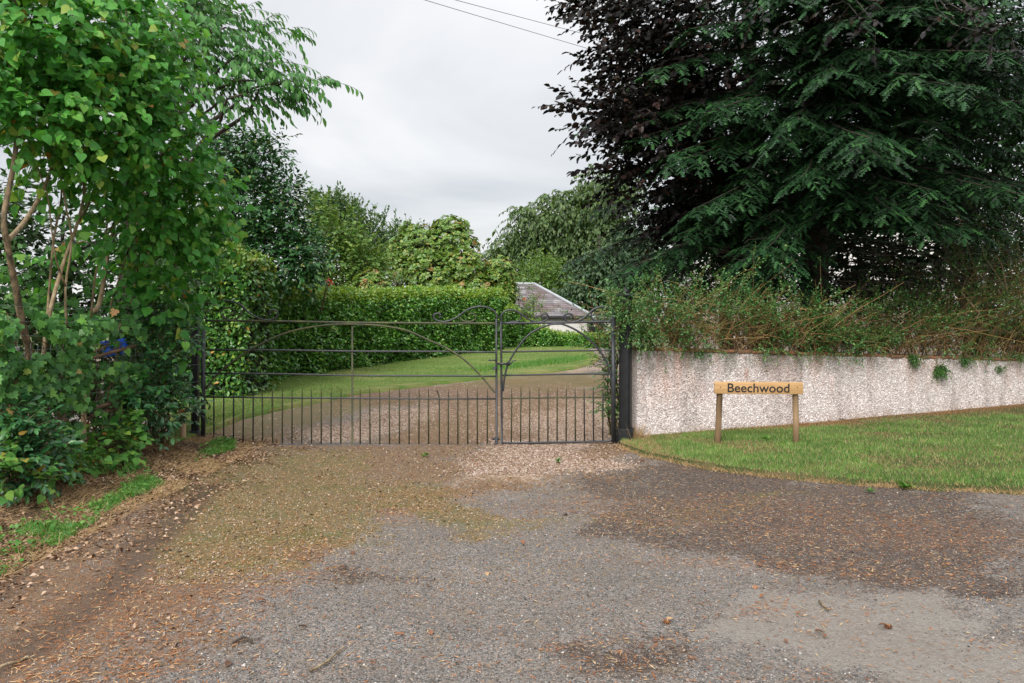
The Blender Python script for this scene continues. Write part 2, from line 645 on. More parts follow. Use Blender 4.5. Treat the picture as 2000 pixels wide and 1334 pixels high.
# -- wood, metal
M_LILACBARK = surf_mat('lilac_bark', [(.28, (.055, .045, .026)), (.42, (.15, .11, .062)), (.55, (.24, .175, .10)), (.75, (.36, .28, .18))], scale=26, stretch=(1, 1, .35), bump=.9, bscale=70, rough=.85, use_rnd=.2)
M_BARK = surf_mat('dark_bark', [(.3, (.03, .024, .02)), (.7, (.085, .068, .055))], scale=9, stretch=(1, 1, .3), bump=.8, rough=.9)
M_TWIG = rnd_mat('hedge_twig', [(0, (.09, .055, .026)), (.5, (.235, .14, .055)), (1, (.42, .27, .11))], rough=.8)
M_STEM = rnd_mat('green_stem', [(0, (.07, .085, .03)), (1, (.14, .10, .05))], rough=.7)
M_IRON = surf_mat('black_iron', [(.3, (.018, .02, .024)), (.62, (.036, .04, .046)), (.78, (.07, .062, .055)), (.9, (.12, .07, .04))], scale=16, detail=8, rough=.45, bump=.25, bscale=120, spec=.5, dist=.002)
M_POSTIRON = surf_mat('post_iron', [(.3, (.007, .008, .009)), (.7, (.014, .016, .018)), (.9, (.03, .026, .022))], scale=12, detail=8, rough=.5, bump=.25, bscale=90, spec=.35, dist=.002)
M_IRONMOSS = surf_mat('mossy_iron', [(.25, (.03, .034, .032)), (.5, (.06, .065, .034)), (.75, (.13, .13, .05))], scale=12, detail=8, rough=.7, bump=.3, bscale=120, dist=.002)
M_WIRE = surf_mat('galvanised_wire', [(.3, (.16, .2, .2)), (.7, (.3, .35, .35))], scale=20, rough=.5, bump=0, metallic=.3)
M_CABLE = surf_mat('cable', [(.3, (.10, .10, .11)), (.7, (.16, .16, .17))], scale=5, rough=.6, bump=0)
M_POSTWOOD = surf_mat('weathered_stake', [(.25, (.13, .082, .045)), (.5, (.28, .18, .10)), (.75, (.42, .29, .17))], scale=10, stretch=(1, 1, .15), bump=.5, rough=.85, bscale=60, use_rnd=.3, dist=.004)
M_BOARD = surf_mat('varnished_board', [(.3, (.36, .2, .085)), (.48, (.47, .285, .125)), (.7, (.54, .35, .17))], scale=5, stretch=(.5, 6, 9), bump=.12, rough=.5, bscale=40, dist=.002)
M_INK = surf_mat('letter_paint', [(.3, (.012, .012, .014)), (.7, (.02, .02, .024))], scale=30, rough=.5, bump=0)
M_LATH = surf_mat('fence_lath', [(.3, (.065, .042, .028)), (.55, (.14, .085, .048)), (.8, (.24, .15, .085))], scale=12, stretch=(.3, .3, 3), bump=.5, rough=.9)
M_RENDERW = surf_mat('white_render', [(.3, (.62, .60, .57)), (.7, (.74, .73, .70))], scale=4, rough=.9, bump=.2)
M_HOLE = surf_mat('dark_window', [(.3, (.015, .017, .02)), (.7, (.03, .032, .036))], scale=3, rough=.15, bump=0)
M_LEAD = surf_mat('lead_ridge', [(.3, (.27, .29, .31)), (.7, (.38, .40, .42))], scale=6, rough=.6, bump=.1)
M_BLUE = surf_mat('blue_plastic', [(.3, (.01, .08, .55)), (.7, (.02, .13, .75))], scale=6, rough=.4, bump=.3)
M_GREYBOARD = surf_mat('grey_board', [(.3, (.3, .29, .31)), (.7, (.42, .41, .43))], scale=9, rough=.8, bump=.2)
M_COPING = surf_mat('mossy_coping', [(.28, (.06, .065, .03)), (.45, (.17, .10, .055)), (.62, (.27, .12, .06)), (.8, (.33, .2, .13))], scale=10, rough=.95, bump=.7, dist=.015, use_rnd=.25)

# ==================================================================================================
# LARGE STRUCTURE: land, drive, lawns
# ==================================================================================================


def grid_sheet(name, xs, ys, zf, mat, attrs=None, smooth=True):
    X, Y = np.meshgrid(xs, ys)
    v = np.c_[X.ravel(), Y.ravel(), zf(X, Y).ravel()]
    nx, ny = len(xs), len(ys)
    i = (np.arange(ny - 1)[:, None] * nx + np.arange(nx - 1)[None]).ravel()
    q = np.c_[i, i + 1, i + nx + 1, i + nx]
    a = {k: f(X, Y).ravel() for k, f in (attrs or {}).items()}
    return new_obj(name, mesh_np(name, v, quads=q, mat=mat, smooth=smooth, attrs=a))


def spaced(a, b, fine0, fine1, step, coarse):
    return np.unique(np.concatenate([np.arange(a, fine0, coarse), np.arange(fine0, fine1, step), np.arange(fine1, b + coarse * .5, coarse)]))


M_SOIL = surf_mat('rough_ground', [(.3, (.07, .06, .03)), (.5, (.09, .11, .035)), (.7, (.12, .15, .04))], scale=1.2, rough=.95, bump=.4, bscale=20)
xs = np.concatenate([[-700, -300, -150, -80], np.arange(-50, 50.1, 1.0), [80, 150, 300, 700]])
ys = np.concatenate([[-60, -30, -10], np.arange(-5, 60.1, .8), [80, 120, 250, 600, 1200]])
o = grid_sheet('ground', xs, ys, lambda X, Y: H(X, Y) - 0.06, M_SOIL)
tag(o, 'rough earth and grass land around the garden', 'ground', kind='structure')


def blob(X, Y, px, py, rpx, rpy):
    c = G(px, py)
    d = c[1]
    rx, ry = rpx * d / F, rpy * d * d / (F * CH)
    return np.exp(-((X - c[0]) / rx) ** 2 - ((Y - c[1]) / ry) ** 2)


def blobs(X, Y, lst, s=0, lo=.25, hi=.6, nscale=1.6):
    wx = .55 * (fbm(X * .9, Y * .9, s + 61) - .5) * 2 + .16 * (fbm(X * 4, Y * 4, s + 63, 3) - .5) * 2
    wy = .75 * (fbm(X * .9 + 9, Y * .9, s + 62) - .5) * 2 + .22 * (fbm(X * 4 + 5, Y * 4, s + 64, 3) - .5) * 2
    X0, Y0 = X, Y
    X, Y = X + wx, Y + wy
    t = 0
    for b in lst:
        t = t + blob(X, Y, *b[:4]) * (b[4] if len(b) > 4 else 1.0)
    n = fbm(X * nscale, Y * nscale, s, 5)
    n2 = fbm(X * nscale * 5, Y * nscale * 5, s + 50, 4)
    return ss(lo - .16, hi + .3, np.clip(t, 0, 1.2) * (.3 + 1.4 * n) + .45 * (n2 - .5) * np.clip(t * 2, 0, 1))


def track(X, Y, pts, w, s=0):
    """soft band along a polyline on the ground (points are photograph pixels)"""
    P = np.array([G(*p) for p in pts])
    best = np.full(X.shape, 9.0)
    for a, b in zip(P[:-1], P[1:]):
        ab = b - a
        t = np.clip(((X - a[0]) * ab[0] + (Y - a[1]) * ab[1]) / (ab @ ab), 0, 1)
        dd = np.hypot(X - a[0] - t * ab[0], Y - a[1] - t * ab[1])
        best = np.minimum(best, dd)
    return ss(1.0, .2, best / w * (.7 + .6 * fbm(X * 3, Y * 3, s)))


MOSS = [(370, 1090, 100, 40, .9), (620, 930, 110, 40), (560, 905, 130, 45), (480, 960, 120, 40), (660, 985, 200, 30), (430, 1040, 110, 40), (560, 1060, 120, 25), (930, 1010, 160, 18), (1330, 985, 190, 16, .32), (1500, 975, 120, 12, .28), (1200, 1000, 90, 12, .3), (540, 815, 110, 26, 1.0), (660, 790, 120, 16, .9), (480, 850, 70, 14, .8), (980, 742, 130, 14), (1100, 740, 80, 12), (850, 955, 60, 20)]
LITTER = [(1050, 770, 160, 14, .7), (1100, 745, 120, 12, .8), (900, 860, 120, 20, .6), (560, 840, 120, 24, .4), (1120, 930, 130, 20, .5), (1010, 960, 120, 18, .6), (800, 910, 110, 45), (870, 975, 110, 40), (740, 1000, 120, 28), (930, 805, 70, 22, 1.1), (890, 845, 110, 22, 1.1), (1010, 785, 60, 14, .8), (430, 845, 90, 30, .7), (490, 870, 60, 14), (330, 930, 130, 60), (760, 770, 200, 16), (960, 770, 160, 16), (250, 1160, 230, 60), (120, 1280, 230, 80), (420, 1120, 130, 40), (60, 1120, 160, 60), (1170, 880, 60, 14), (620, 1050, 120, 20), (420, 900, 80, 20)]
ORANGE = [(360, 1170, 200, 60), (1330, 985, 220, 22, .8), (300, 1260, 160, 40), (260, 1190, 200, 55), (120, 1300, 200, 50), (430, 1110, 150, 30), (1500, 1000, 300, 40), (1200, 990, 160, 22), (1800, 1050, 250, 50), (1330, 1330, 120, 20), (1500, 1220, 160, 25), (850, 960, 130, 30), (1450, 1120, 250, 25), (760, 1020, 130, 25)]
PINK = [(1000, 895, 80, 24, .9), (1090, 900, 110, 26, .8), (1180, 896, 60, 18, .7), (985, 930, 90, 24, .6), (1080, 810, 110, 45), (900, 790, 130, 20, .7), (740, 830, 80, 22, .9), (1150, 780, 80, 26), (1030, 850, 90, 24), (650, 845, 80, 16, .7), (820, 812, 90, 16, .7)]
DARK = [(1320, 920, 180, 22), (1500, 950, 260, 30), (1750, 985, 300, 30), (1250, 1020, 170, 26), (1500, 1060, 300, 45), (1850, 1050, 250, 50), (1950, 1130, 150, 30), (1300, 1300, 120, 40), (1500, 1240, 130, 28), (1700, 1180, 160, 22), (700, 1090, 130, 18), (1300, 960, 200, 40), (340, 1310, 90, 30)]
PALE = [(1500, 1290, 160, 30), (1700, 1250, 220, 30), (1900, 1215, 200, 34), (1650, 1320, 260, 30), (1900, 1300, 160, 30), (2050, 1250, 200, 60)]


def a_moss(X, Y):
    return blobs(X, Y, MOSS, 3, .22, .62)


def a_litter(X, Y):
    left = ss(-1.0, -1.9, X + .7 * (fbm(X * 1.2, Y * 1.2, 19) - .5) + .3 * (fbm(X * 5, Y * 5, 21) - .5) - .2 * (Y - 3.07)) * (1 - ss(8.6, 9.6, Y))
    return np.maximum(blobs(X, Y, LITTER, 9, .2, .6), left * (.55 + .6 * fbm(X * 3, Y * 3, 20)))


def a_orange(X, Y):
    return blobs(X, Y, ORANGE, 17, .3, .8, 3.0)


def a_pink(X, Y):
    inner = ss(9.1, 10.5, Y) * .8 * ss(.3, .7, fbm(X * .7, Y * .7, 31))
    return np.maximum(blobs(X, Y, PINK, 23, .2, .6), inner)


def a_dark(X, Y):
    t = blobs(X, Y, DARK, 29, .2, .75)
    tr = track(X, Y, [(-60, 1330), (60, 1260), (150, 1200), (230, 1140), (300, 1060), (350, 1010), (400, 950)], .22, 41)
    tr2 = track(X, Y, [(330, 1030), (400, 960), (440, 900)], .16, 43)
    return np.clip(t + .95 * tr + .5 * tr2, 0, 1)


def a_pale(X, Y):
    return blobs(X, Y, PALE, 37, .3, .5, 2.2)


def a_track(X, Y):
    return np.clip(track(X, Y, [(-60, 1330), (60, 1260), (150, 1200), (230, 1140), (300, 1060), (350, 1010), (400, 950)], .20, 41), 0, 1)


def drive_mat():
    m, nt, out = mat_new('gravel_drive')
    L = nt.links
    N = nt.nodes.new
    tcn = N('ShaderNodeTexCoord')
    co = tcn.outputs['Object']

    def attr(n):
        a = N('ShaderNodeAttribute')
        a.attribute_name = n
        return a.outputs['Fac']

    def noise(scale, detail=5, rough=.6):
        n = N('ShaderNodeTexNoise')
        n.inputs['Scale'].default_value = scale
        n.inputs['Detail'].default_value = detail
        n.inputs['Roughness'].default_value = rough
        L.new(co, n.inputs['Vector'])
        return n.outputs[0]

    def math_(op, a, b, clamp=False):
        n = N('ShaderNodeMath')
        n.operation = op
        n.use_clamp = clamp
        for i, v in enumerate((a, b)):
            if isinstance(v, (int, float)):
                n.inputs[i].default_value = v
            else:
                L.new(v, n.inputs[i])
        return n.outputs[0]

    def mrange(v, a, b, c=0, d=1):
        n = N('ShaderNodeMapRange')
        n.inputs['From Min'].default_value = a
        n.inputs['From Max'].default_value = b
        n.inputs['To Min'].default_value = c
        n.inputs['To Max'].default_value = d
        L.new(v, n.inputs['Value'])
        return n.outputs[0]

    def mix(fac, a, b):
        n = N('ShaderNodeMix')
        n.data_type = 'RGBA'
        for k, v in (('Factor', fac), ('A', a), ('B', b)):
            if isinstance(v, (int, float)):
                n.inputs[k].default_value = v
            elif isinstance(v, tuple):
                n.inputs[k].default_value = (*v, 1)
            else:
                L.new(v, n.inputs[k])
        return n.outputs['Result']

    def voro(scale):
        n = N('ShaderNodeTexVoronoi')
        n.inputs['Scale'].default_value = scale
        L.new(co, n.inputs['Vector'])
        s = N('ShaderNodeSeparateColor')
        L.new(n.outputs['Color'], s.inputs[0])
        return n.outputs['Distance'], s.outputs[0], s.outputs[1]
    d1, c1, c1b = voro(105)
    d2, c2, c2b = voro(46)
    big = noise(1.3, 6)
    mid = noise(7, 6, .65)
    fine = noise(60, 5, .7)

    def ramp(v, stops):
        r = ramp_node(nt, stops)
        L.new(v, r.inputs[0])
        return r.outputs[0]
    grey = ramp(c1, [(0, (.065, .062, .06)), (.3, (.135, .129, .124)), (.6, (.205, .195, .187)), (.85, (.28, .265, .25)), (.95, (.30, .19, .14)), (1, (.5, .45, .41))])
    grey = mix(mrange(mid, .3, .7, 0, .55), grey, (.15, .12, .095))
    grey = mix(mrange(big, .4, .65, 0, .45), grey, (.095, .083, .074))
    pinkc = ramp(c2, [(0, (.15, .09, .052)), (.3, (.31, .205, .135)), (.6, (.42, .30, .215)), (.85, (.5, .39, .305)), (1, (.6, .52, .44))])
    mossc = ramp(fine, [(.22, (.05, .037, .013)), (.45, (.14, .10, .034)), (.6, (.2, .145, .055)), (.8, (.32, .25, .14))])
    mossc = mix(mrange(noise(3.4, 4), .45, .62), mossc, ramp(fine, [(.25, (.05, .058, .012)), (.75, (.16, .155, .035))]))
    litc = ramp(fine, [(.2, (.05, .028, .015)), (.45, (.135, .077, .041)), (.62, (.22, .133, .075)), (.85, (.36, .25, .16))])
    darkc = ramp(c1, [(0, (.022, .017, .015)), (.5, (.06, .046, .039)), (.85, (.105, .08, .066)), (1, (.2, .14, .10))])
    palec = ramp(fine, [(.2, (.12, .108, .096)), (.5, (.22, .203, .182)), (.8, (.31, .29, .262))])

    def edge(name, rough=1.3):
        """attribute broken up by fine noise"""
        a = math_('ADD', attr(name), math_('MULTIPLY', math_('SUBTRACT', mid, .5), rough))
        a = math_('ADD', a, math_('MULTIPLY', math_('SUBTRACT', fine, .5), .9))
        a = math_('ADD', a, math_('MULTIPLY', math_('SUBTRACT', c2b, .5), .75))
        return mrange(a, .32, .72)
    col = grey
    col = mix(math_('MULTIPLY', edge('dark'), .95), col, darkc)
    col = mix(math_('MULTIPLY', edge('pink'), .95), col, pinkc)
    col = mix(math_('MULTIPLY', edge('litter'), .9), col, litc)
    col = mix(math_('MULTIPLY', edge('moss'), .74), col, mossc)
    col = mix(math_('MULTIPLY', edge('pale', .7), .92), col, palec)
    brn = math_('MULTIPLY', mrange(noise(.9, 7, .7), .38, .62), mrange(noise(26, 4, .7), .35, .6))
    col = mix(math_('MULTIPLY', brn, .36), col, (.15, .10, .065))
    # rusty needles
    nd = N('ShaderNodeTexNoise')
    nd.inputs['Scale'].default_value = 34
    nd.inputs['Detail'].default_value = 5
    nd.inputs['Roughness'].default_value = .75
    mpn = N('ShaderNodeMapping')
    mpn.inputs['Scale'].default_value = (.45, 1.5, 1)
    L.new(co, mpn.inputs[0])
    L.new(mpn.outputs[0], nd.inputs['Vector'])
    orf = math_('MULTIPLY', mrange(nd.outputs[0], .52, .64), math_('ADD', attr('orange'), .03))
    col = mix(math_('MULTIPLY', orf, .8), col, (.24, .095, .035))
    col = mix(math_('MULTIPLY', attr('track'), mrange(mid, .3, .6, .3, .8)), col, (.075, .053, .04))
    p = N('ShaderNodeBsdfPrincipled')
    p.inputs['Roughness'].default_value = .85
    p.inputs['Specular IOR Level'].default_value = .3
    L.new(col, p.inputs['Base Color'])
    hgt = math_('ADD', math_('MULTIPLY', d1, -1.0), math_('MULTIPLY', fine, .8))
    hgt = math_('ADD', hgt, math_('MULTIPLY', mid, .8))
    b = N('ShaderNodeBump')
    b.inputs['Strength'].default_value = .8
    b.inputs['Distance'].default_value = .008
    L.new(hgt, b.inputs['Height'])
    L.new(b.outputs[0], p.inputs['Normal'])
    L.new(p.outputs[0], out.inputs[0])
    return m


M_DRIVE = drive_mat()


def drive_z(X, Y):
    z = H(X, Y) + .012 * (fbm(X * 2.2, Y * 2.2, 5) - .5) + .02 * (fbm(X * .6, Y * .6, 8) - .5)
    tr = a_track(X, Y)
    return z - .022 * tr + .008 * tr * np.sin(Y * 55 + X * 30)


xs = spaced(-14, 24, -3.2, 6.2, .055, .6)
ys = np.unique(np.concatenate([np.arange(-6, 2.6, .6), np.arange(2.6, 10, .055), np.arange(10, 34, .2)]))
drive = grid_sheet('driveway', xs, ys, drive_z, M_DRIVE,
                   {'moss': a_moss, 'litter': a_litter, 'orange': a_orange, 'pink': a_pink, 'dark': a_dark, 'pale': a_pale, 'track': a_track})
tag(drive, 'grey gravel and old tarmac drive with mossy and brown patches', 'driveway', kind='structure')


# -- lawns as strips between two edge lines
def strip(name, A, B, nu, nv, zf, mat, lip=0.05):
    A, B = np.asarray(A, float), np.asarray(B, float)

    def res(P):
        s = np.r_[0, np.cumsum(np.hypot(*np.diff(P, axis=0).T))]
        u = np.linspace(0, s[-1], nu)
        return np.c_[np.interp(u, s, P[:, 0]), np.interp(u, s, P[:, 1])]
    a, b = res(A), res(B)
    t = np.linspace(0, 1, nv) ** 1.3
    P = a[None] * (1 - t)[:, None, None] + b[None] * t[:, None, None]
    # ragged edge
    w = (fbm(P[0, :, 0] * 6, P[0, :, 1] * 6, 3) - .5) * .2
    dirv = unit(b - a)
    P = P + dirv[None] * (w[None, :, None] * (1 - t)[:, None, None])
    X, Y = P[..., 0], P[..., 1]
    Z = zf(X, Y)
    Z[0] = Z[0] - lip                     # cut edge going down into the drive
    P0 = P.copy()
    P0[0] = P0[0] - dirv * .03
    v = np.c_[P0[..., 0].ravel(), P0[..., 1].ravel(), Z.ravel()]
    i = (np.arange(nv - 1)[:, None] * nu + np.arange(nu - 1)[None]).ravel()
    q = np.c_[i, i + 1, i + nu + 1, i + nu]
    return new_obj(name, mesh_np(name, v, quads=q, mat=mat, smooth=True)), (a, b)


def lawn_mat(name, cols, dry, mow=False):
    m, nt, out = mat_new(name)
    L = nt.links
    N = nt.nodes.new
    tcn = N('ShaderNodeTexCoord')
    n1 = N('ShaderNodeTexNoise')
    n1.inputs['Scale'].default_value = 45
    n1.inputs['Detail'].default_value = 6
    n1.inputs['Roughness'].default_value = .7
    L.new(tcn.outputs['Object'], n1.inputs['Vector'])
    r = ramp_node(nt, cols)
    L.new(n1.outputs[0], r.inputs[0])
    n2 = N('ShaderNodeTexNoise')
    n2.inputs['Scale'].default_value = 1.1
    n2.inputs['Detail'].default_value = 6
    mp = N('ShaderNodeMapping')
    mp.inputs['Scale'].default_value = (.5, 1.6, 1) if mow else (1, 1.6, 1)
    mp.inputs['Rotation'].default_value = (0, 0, .5 if mow else 0)
    L.new(tcn.outputs['Object'], mp.inputs[0])
    L.new(mp.outputs[0], n2.inputs['Vector'])
    mr = N('ShaderNodeMapRange')
    mr.inputs['From Min'].default_value = .45
    mr.inputs['From Max'].default_value = .68
    mr.inputs['To Max'].default_value = .75
    L.new(n2.outputs[0], mr.inputs['Value'])
    mx = N('ShaderNodeMix')
    mx.data_type = 'RGBA'
    mx.inputs['B'].default_value = (*dry, 1)
    L.new(mr.outputs[0], mx.inputs['Factor'])
    L.new(r.outputs[0], mx.inputs['A'])
    p = N('ShaderNodeBsdfPrincipled')
    p.inputs['Roughness'].default_value = .8
    p.inputs['Specular IOR Level'].default_value = .2
    L.new(mx.outputs['Result'], p.inputs['Base Color'])
    b = N('ShaderNodeBump')
    b.inputs['Strength'].default_value = .7
    b.inputs['Distance'].default_value = .02
    L.new(n1.outputs[0], b.inputs['Height'])
    L.new(b.outputs[0], p.inputs['Normal'])
    L.new(p.outputs[0], out.inputs[0])
    return m


M_LAWN = lawn_mat('mown_lawn', [(.3, (.05, .105, .018)), (.55, (.10, .17, .03)), (.8, (.17, .215, .055))], (.26, .23, .09), True)
M_VERGE = lawn_mat('verge_turf', [(.3, (.025, .034, .010)), (.55, (.05, .068, .018)), (.8, (.12, .10, .045))], (.13, .095, .045))

LA = [(330, 872), (385, 849), (420, 832), (470, 812), (540, 795), (620, 779), (700, 765), (780, 755), (850, 746), (950, 735), (1000, 729), (1080, 722), (1130, 715), (1158, 706), (1172, 696)]
LB = [(330, 800), (385, 790), (430, 778), (520, 757), (600, 742), (700, 722), (800, 705), (900, 692), (970, 686), (1010, 684), (1060, 683), (1100, 683), (1130, 683), (1150, 683), (1180, 683)]
A = np.array([G(x, y + (9 if x < 700 else 6)) for x, y in LA])
B = np.array([G(*p) for p in LB])
B = B + np.array([-.6, 1.3])
lawn_in, (lawnA, lawnB) = strip('lawn', A, B, 140, 40, lambda X, Y: H(X, Y) + .055 + .02 * fbm(X, Y, 4), M_LAWN, .08)
tag(lawn_in, 'mown garden lawn curving along the drive behind the gate', 'lawn', kind='structure')

# wall line (face towards the drive)
W0 = np.array([1.45, 9.2])
W1 = np.array([8.03, 12.5])
Wd = unit(W1 - W0)
Wn = np.array([Wd[1], -Wd[0]])     # towards the camera


def wall_top(s):
    """height of the wall at s metres from the gate end"""
    L_ = np.hypot(*(W1 - W0))
    return 1.055 + (0.757 - 1.055) * np.asarray(s) / L_


RA = [G(1212, 872), G(1232, 880), G(1262, 893), G(1330, 907), G(1400, 920), G(1500, 933), G(1600, 943), G(1700, 951), G(1850, 960), G(2000, 966), np.array([6.0, 6.2]), np.array([9.0, 6.0]), np.array([13, 6.0])]
RB = [W0 + Wd * s - Wn * .05 for s in np.linspace(-.12, 7.2, 12)] + [W1 + Wd * 6]
verge_r, (vA, vB) = strip('grass_verge', RA, RB, 160, 46, lambda X, Y: H(X, Y) + .05 + .04 * fbm(X * .8, Y * .8, 7) - .02, M_VERGE, .07)
tag(verge_r, 'short grass verge in front of the roughcast wall', 'verge', kind='structure')

M_VERGEL = lawn_mat('littered_verge', [(.3, (.03, .02, .011)), (.5, (.085, .052, .03)), (.68, (.16, .105, .06)), (.85, (.28, .2, .13))], (.06, .06, .022))
VA = [np.array([-2.75, 1.5]), np.array([-2.75, 4.3]), np.array([-2.78, 5.2]), np.array([-2.82, 6.4]), np.array([-2.9, 7.4]), np.array([-3.15, 8.3]), np.array([-3.45, 8.95])]
VB = [np.array([-6.5, 1.5]), np.array([-6.5, 4.3]), np.array([-6.5, 5.2]), np.array([-6.5, 6.4]), np.array([-6.5, 7.4]), np.array([-6.5, 8.3]), np.array([-6.5, 9.6])]
verge_l, _ = strip('littered_verge', VA, VB, 120, 46, lambda X, Y: H(X, Y) + .012 + .05 * ss(-2.8, -3.3, X) * fbm(X * 2.5, Y * 2.5, 9), M_VERGEL, .025)
tag(verge_l, 'leaf strewn earth bank below the hedge', 'verge', kind='structure')

# ==================================================================================================
# GATES
# ==================================================================================================
GD = 8.96


def gp(px, py, off=0.0):
    p = at(px, py, GD)
    return np.array([p[0], GD + off, p[2]])


def smooth_path(pts, n):
    """Catmull-Rom through the points"""
    P = np.asarray(pts, float)
    P = np.vstack([2 * P[0] - P[1], P, 2 * P[-1] - P[-2]])
    out = []
    m = len(P) - 3
    for k in range(n):
        u = k / (n - 1) * m
        i = min(int(u), m - 1)
        t = u - i
        a, b, c, d = P[i:i + 4]
        out.append(.5 * ((2 * b) + (c - a) * t + (2 * a - 5 * b + 4 * c - d) * t * t + (3 * b - a - 3 * c + d) * t ** 3))
    return np.array(out)


def bar(name, pts, r, mat, parent, n=None, sides=6, off=0.0, square=False):
    P = np.array([gp(x, y, off) for x, y in pts])
    if n:
        P = smooth_path(P, n)
    mb = MB().tubes(P, np.full((1, len(P)), r), 4 if square else sides)
    return mb.build(name, mat, parent, smooth=not square)


def z1(pts):   # crop of the left leaf, zoomed 3.924
    return [(360 + x / 3.924, 560 + y / 3.924) for x, y in pts]


def z2(pts):   # crop of the right leaf, zoomed 3.924
    return [(800 + x / 3.924, 560 + y / 3.924) for x, y in pts]


gate_l = empty('gate_leaf', gp(397, 868))
tag(gate_l, 'wide black wrought iron gate leaf, hung on the post by the leafy hedge', 'gate', 'gate leaves across the drive')
gate_r = empty('gate_leaf', gp(1197, 868))
tag(gate_r, 'narrow black wrought iron gate leaf beside the roughcast wall, carrying the latch', 'gate', 'gate leaves across the drive')

# wide leaf
bar('hinge_stile', [(397, 643), (397, 866)], .029, M_IRON, gate_l, square=True)
bar('hinge_stile', [(398.5, 604), (398.5, 616), (403, 624)], .012, M_IRON, gate_l, n=6)
bar('meeting_stile', [(969.5, 622), (969.5, 700), (970, 876)], .0125, M_IRON, gate_l, sides=6)
bar('top_rail', [(401, 626), (520, 627), (690, 630), (830, 631), (968, 631.5)], .0125, M_IRONMOSS, gate_l, n=14)
bar('rail', [(399, 683.5), (560, 684), (690, 686), (860, 686.5), (968, 688)], .0105, M_IRON, gate_l, n=12)
bar('rail', [(399, 729), (560, 730.5), (690, 733.5), (860, 734), (968, 735)], .0105, M_IRON, gate_l, n=12)
bar('spike_rail', [(399, 775.5), (690, 778), (968, 779)], .0115, M_IRON, gate_l, n=8, square=True)
bar('bottom_rail', [(397, 862), (401, 867.5), (430, 868), (690, 868.5), (968, 869.5)], .0135, M_IRON, gate_l, n=22)
bar('middle_upright', [(688, 631), (688, 868)], .0115, M_IRONMOSS, gate_l, off=.004)
bar('arch', z1([(165, 780), (225, 705), (290, 640), (400, 555), (540, 465), (700, 385), (850, 335), (1000, 305), (1150, 290), (1290, 288)]) +
    [(742, 636), (793, 645), (838, 664.5), (876.5, 682.3), (907, 702.7), (937.6, 732), (967, 767)], .011, M_IRONMOSS, gate_l, n=60, off=-.012)
bar('scroll', z2([(670, 280), (670, 230), (650, 190), (600, 160), (540, 152), (470, 165), (420, 190), (370, 230), (300, 262), (240, 268), (195, 250), (183, 225), (200, 207), (228, 207), (240, 225), (228, 238)]), .0105, M_IRON, gate_l, n=60)
bar('scroll', z2([(420, 192), (392, 215), (385, 240), (410, 262), (450, 267), (490, 260), (508, 235), (498, 212), (470, 204), (450, 215)]), .009, M_IRONMOSS, gate_l, n=40, off=.008)
bar('scroll', [(437.7, 587.5), (450, 588), (459, 590.5), (472, 596.5), (485, 609.5), (499, 618.5), (512, 624), (525, 625), (537, 622), (542.5, 614.5), (541, 608), (533.5, 605.3), (526.8, 609.5), (528, 615)], .0105, M_IRON, gate_l, n=60)
bar('scroll', [(472, 596.5), (474.8, 604.5), (469, 617.7), (454, 625), (438, 621), (430.3, 611), (436, 603.7), (447.6, 601.2), (457.5, 606), (458, 612), (450, 615)], .009, M_IRONMOSS, gate_l, n=50, off=.008)
bolt = bar('bolt', [(969.5, 852), (969.5, 880)], .017, M_IRON, gate_l, off=-.02)
bar('bolt_keeper', [(962, 857), (976, 857)], .016, M_IRON, bolt, off=-.01, square=True)
bar('catch', [(954, 703.4), (969, 703.4)], .011, M_IRON, gate_l, off=-.02, square=True)
sp_mesh = None


def spikes(parent, xs_, top, bot, mat):
    """one upright with a pointed tip, shared by all its repeats"""
    a, b = gp(xs_[0], bot), gp(xs_[0], top)
    h = b[2] - a[2]
    mb = MB().tubes(np.array([[0, 0, 0], [0, 0, h * .78], [0, 0, h * .83], [0, 0, h]]), np.array([[.0085, .0085, .0085, .0015]]), 5)
    first = mb.build('spike', mat, parent)
    pinv = parent.matrix_basis.inverted()
    for k, x in enumerate(xs_):
        o = first if k == 0 else first.copy()
        if k:
            COL.objects.link(o)
        p = gp(x, bot + (.8 if parent is gate_l else -1.0) * k / len(xs_))
        o.parent = parent
        o.matrix_parent_inverse = pinv
        o.location = p
        o.rotation_euler = (random.uniform(-.006, .006), random.uniform(-.008, .008), random.uniform(0, 1.2))
        o.scale = (1, 1, random.uniform(.985, 1.015))


sx = [417.8 + k * 19.06 for k in range(29) if k != 14]
sx_bent = [x for x in sx if not 852 < x < 862]
bx_ = [x for x in sx if 852 < x < 862]
spikes(gate_l, [x for i, x in enumerate(sx_bent) if i < 5], 757, 867, M_IRON)
spikes(gate_l, [x for i, x in enumerate(sx_bent) if i >= 5], 757.5, 867.5, M_IRONMOSS)
bar('spike', [(858, 868), (858, 779), (857, 773), (853.5, 762)], .008, M_IRONMOSS, gate_l, sides=5)   # the bent one

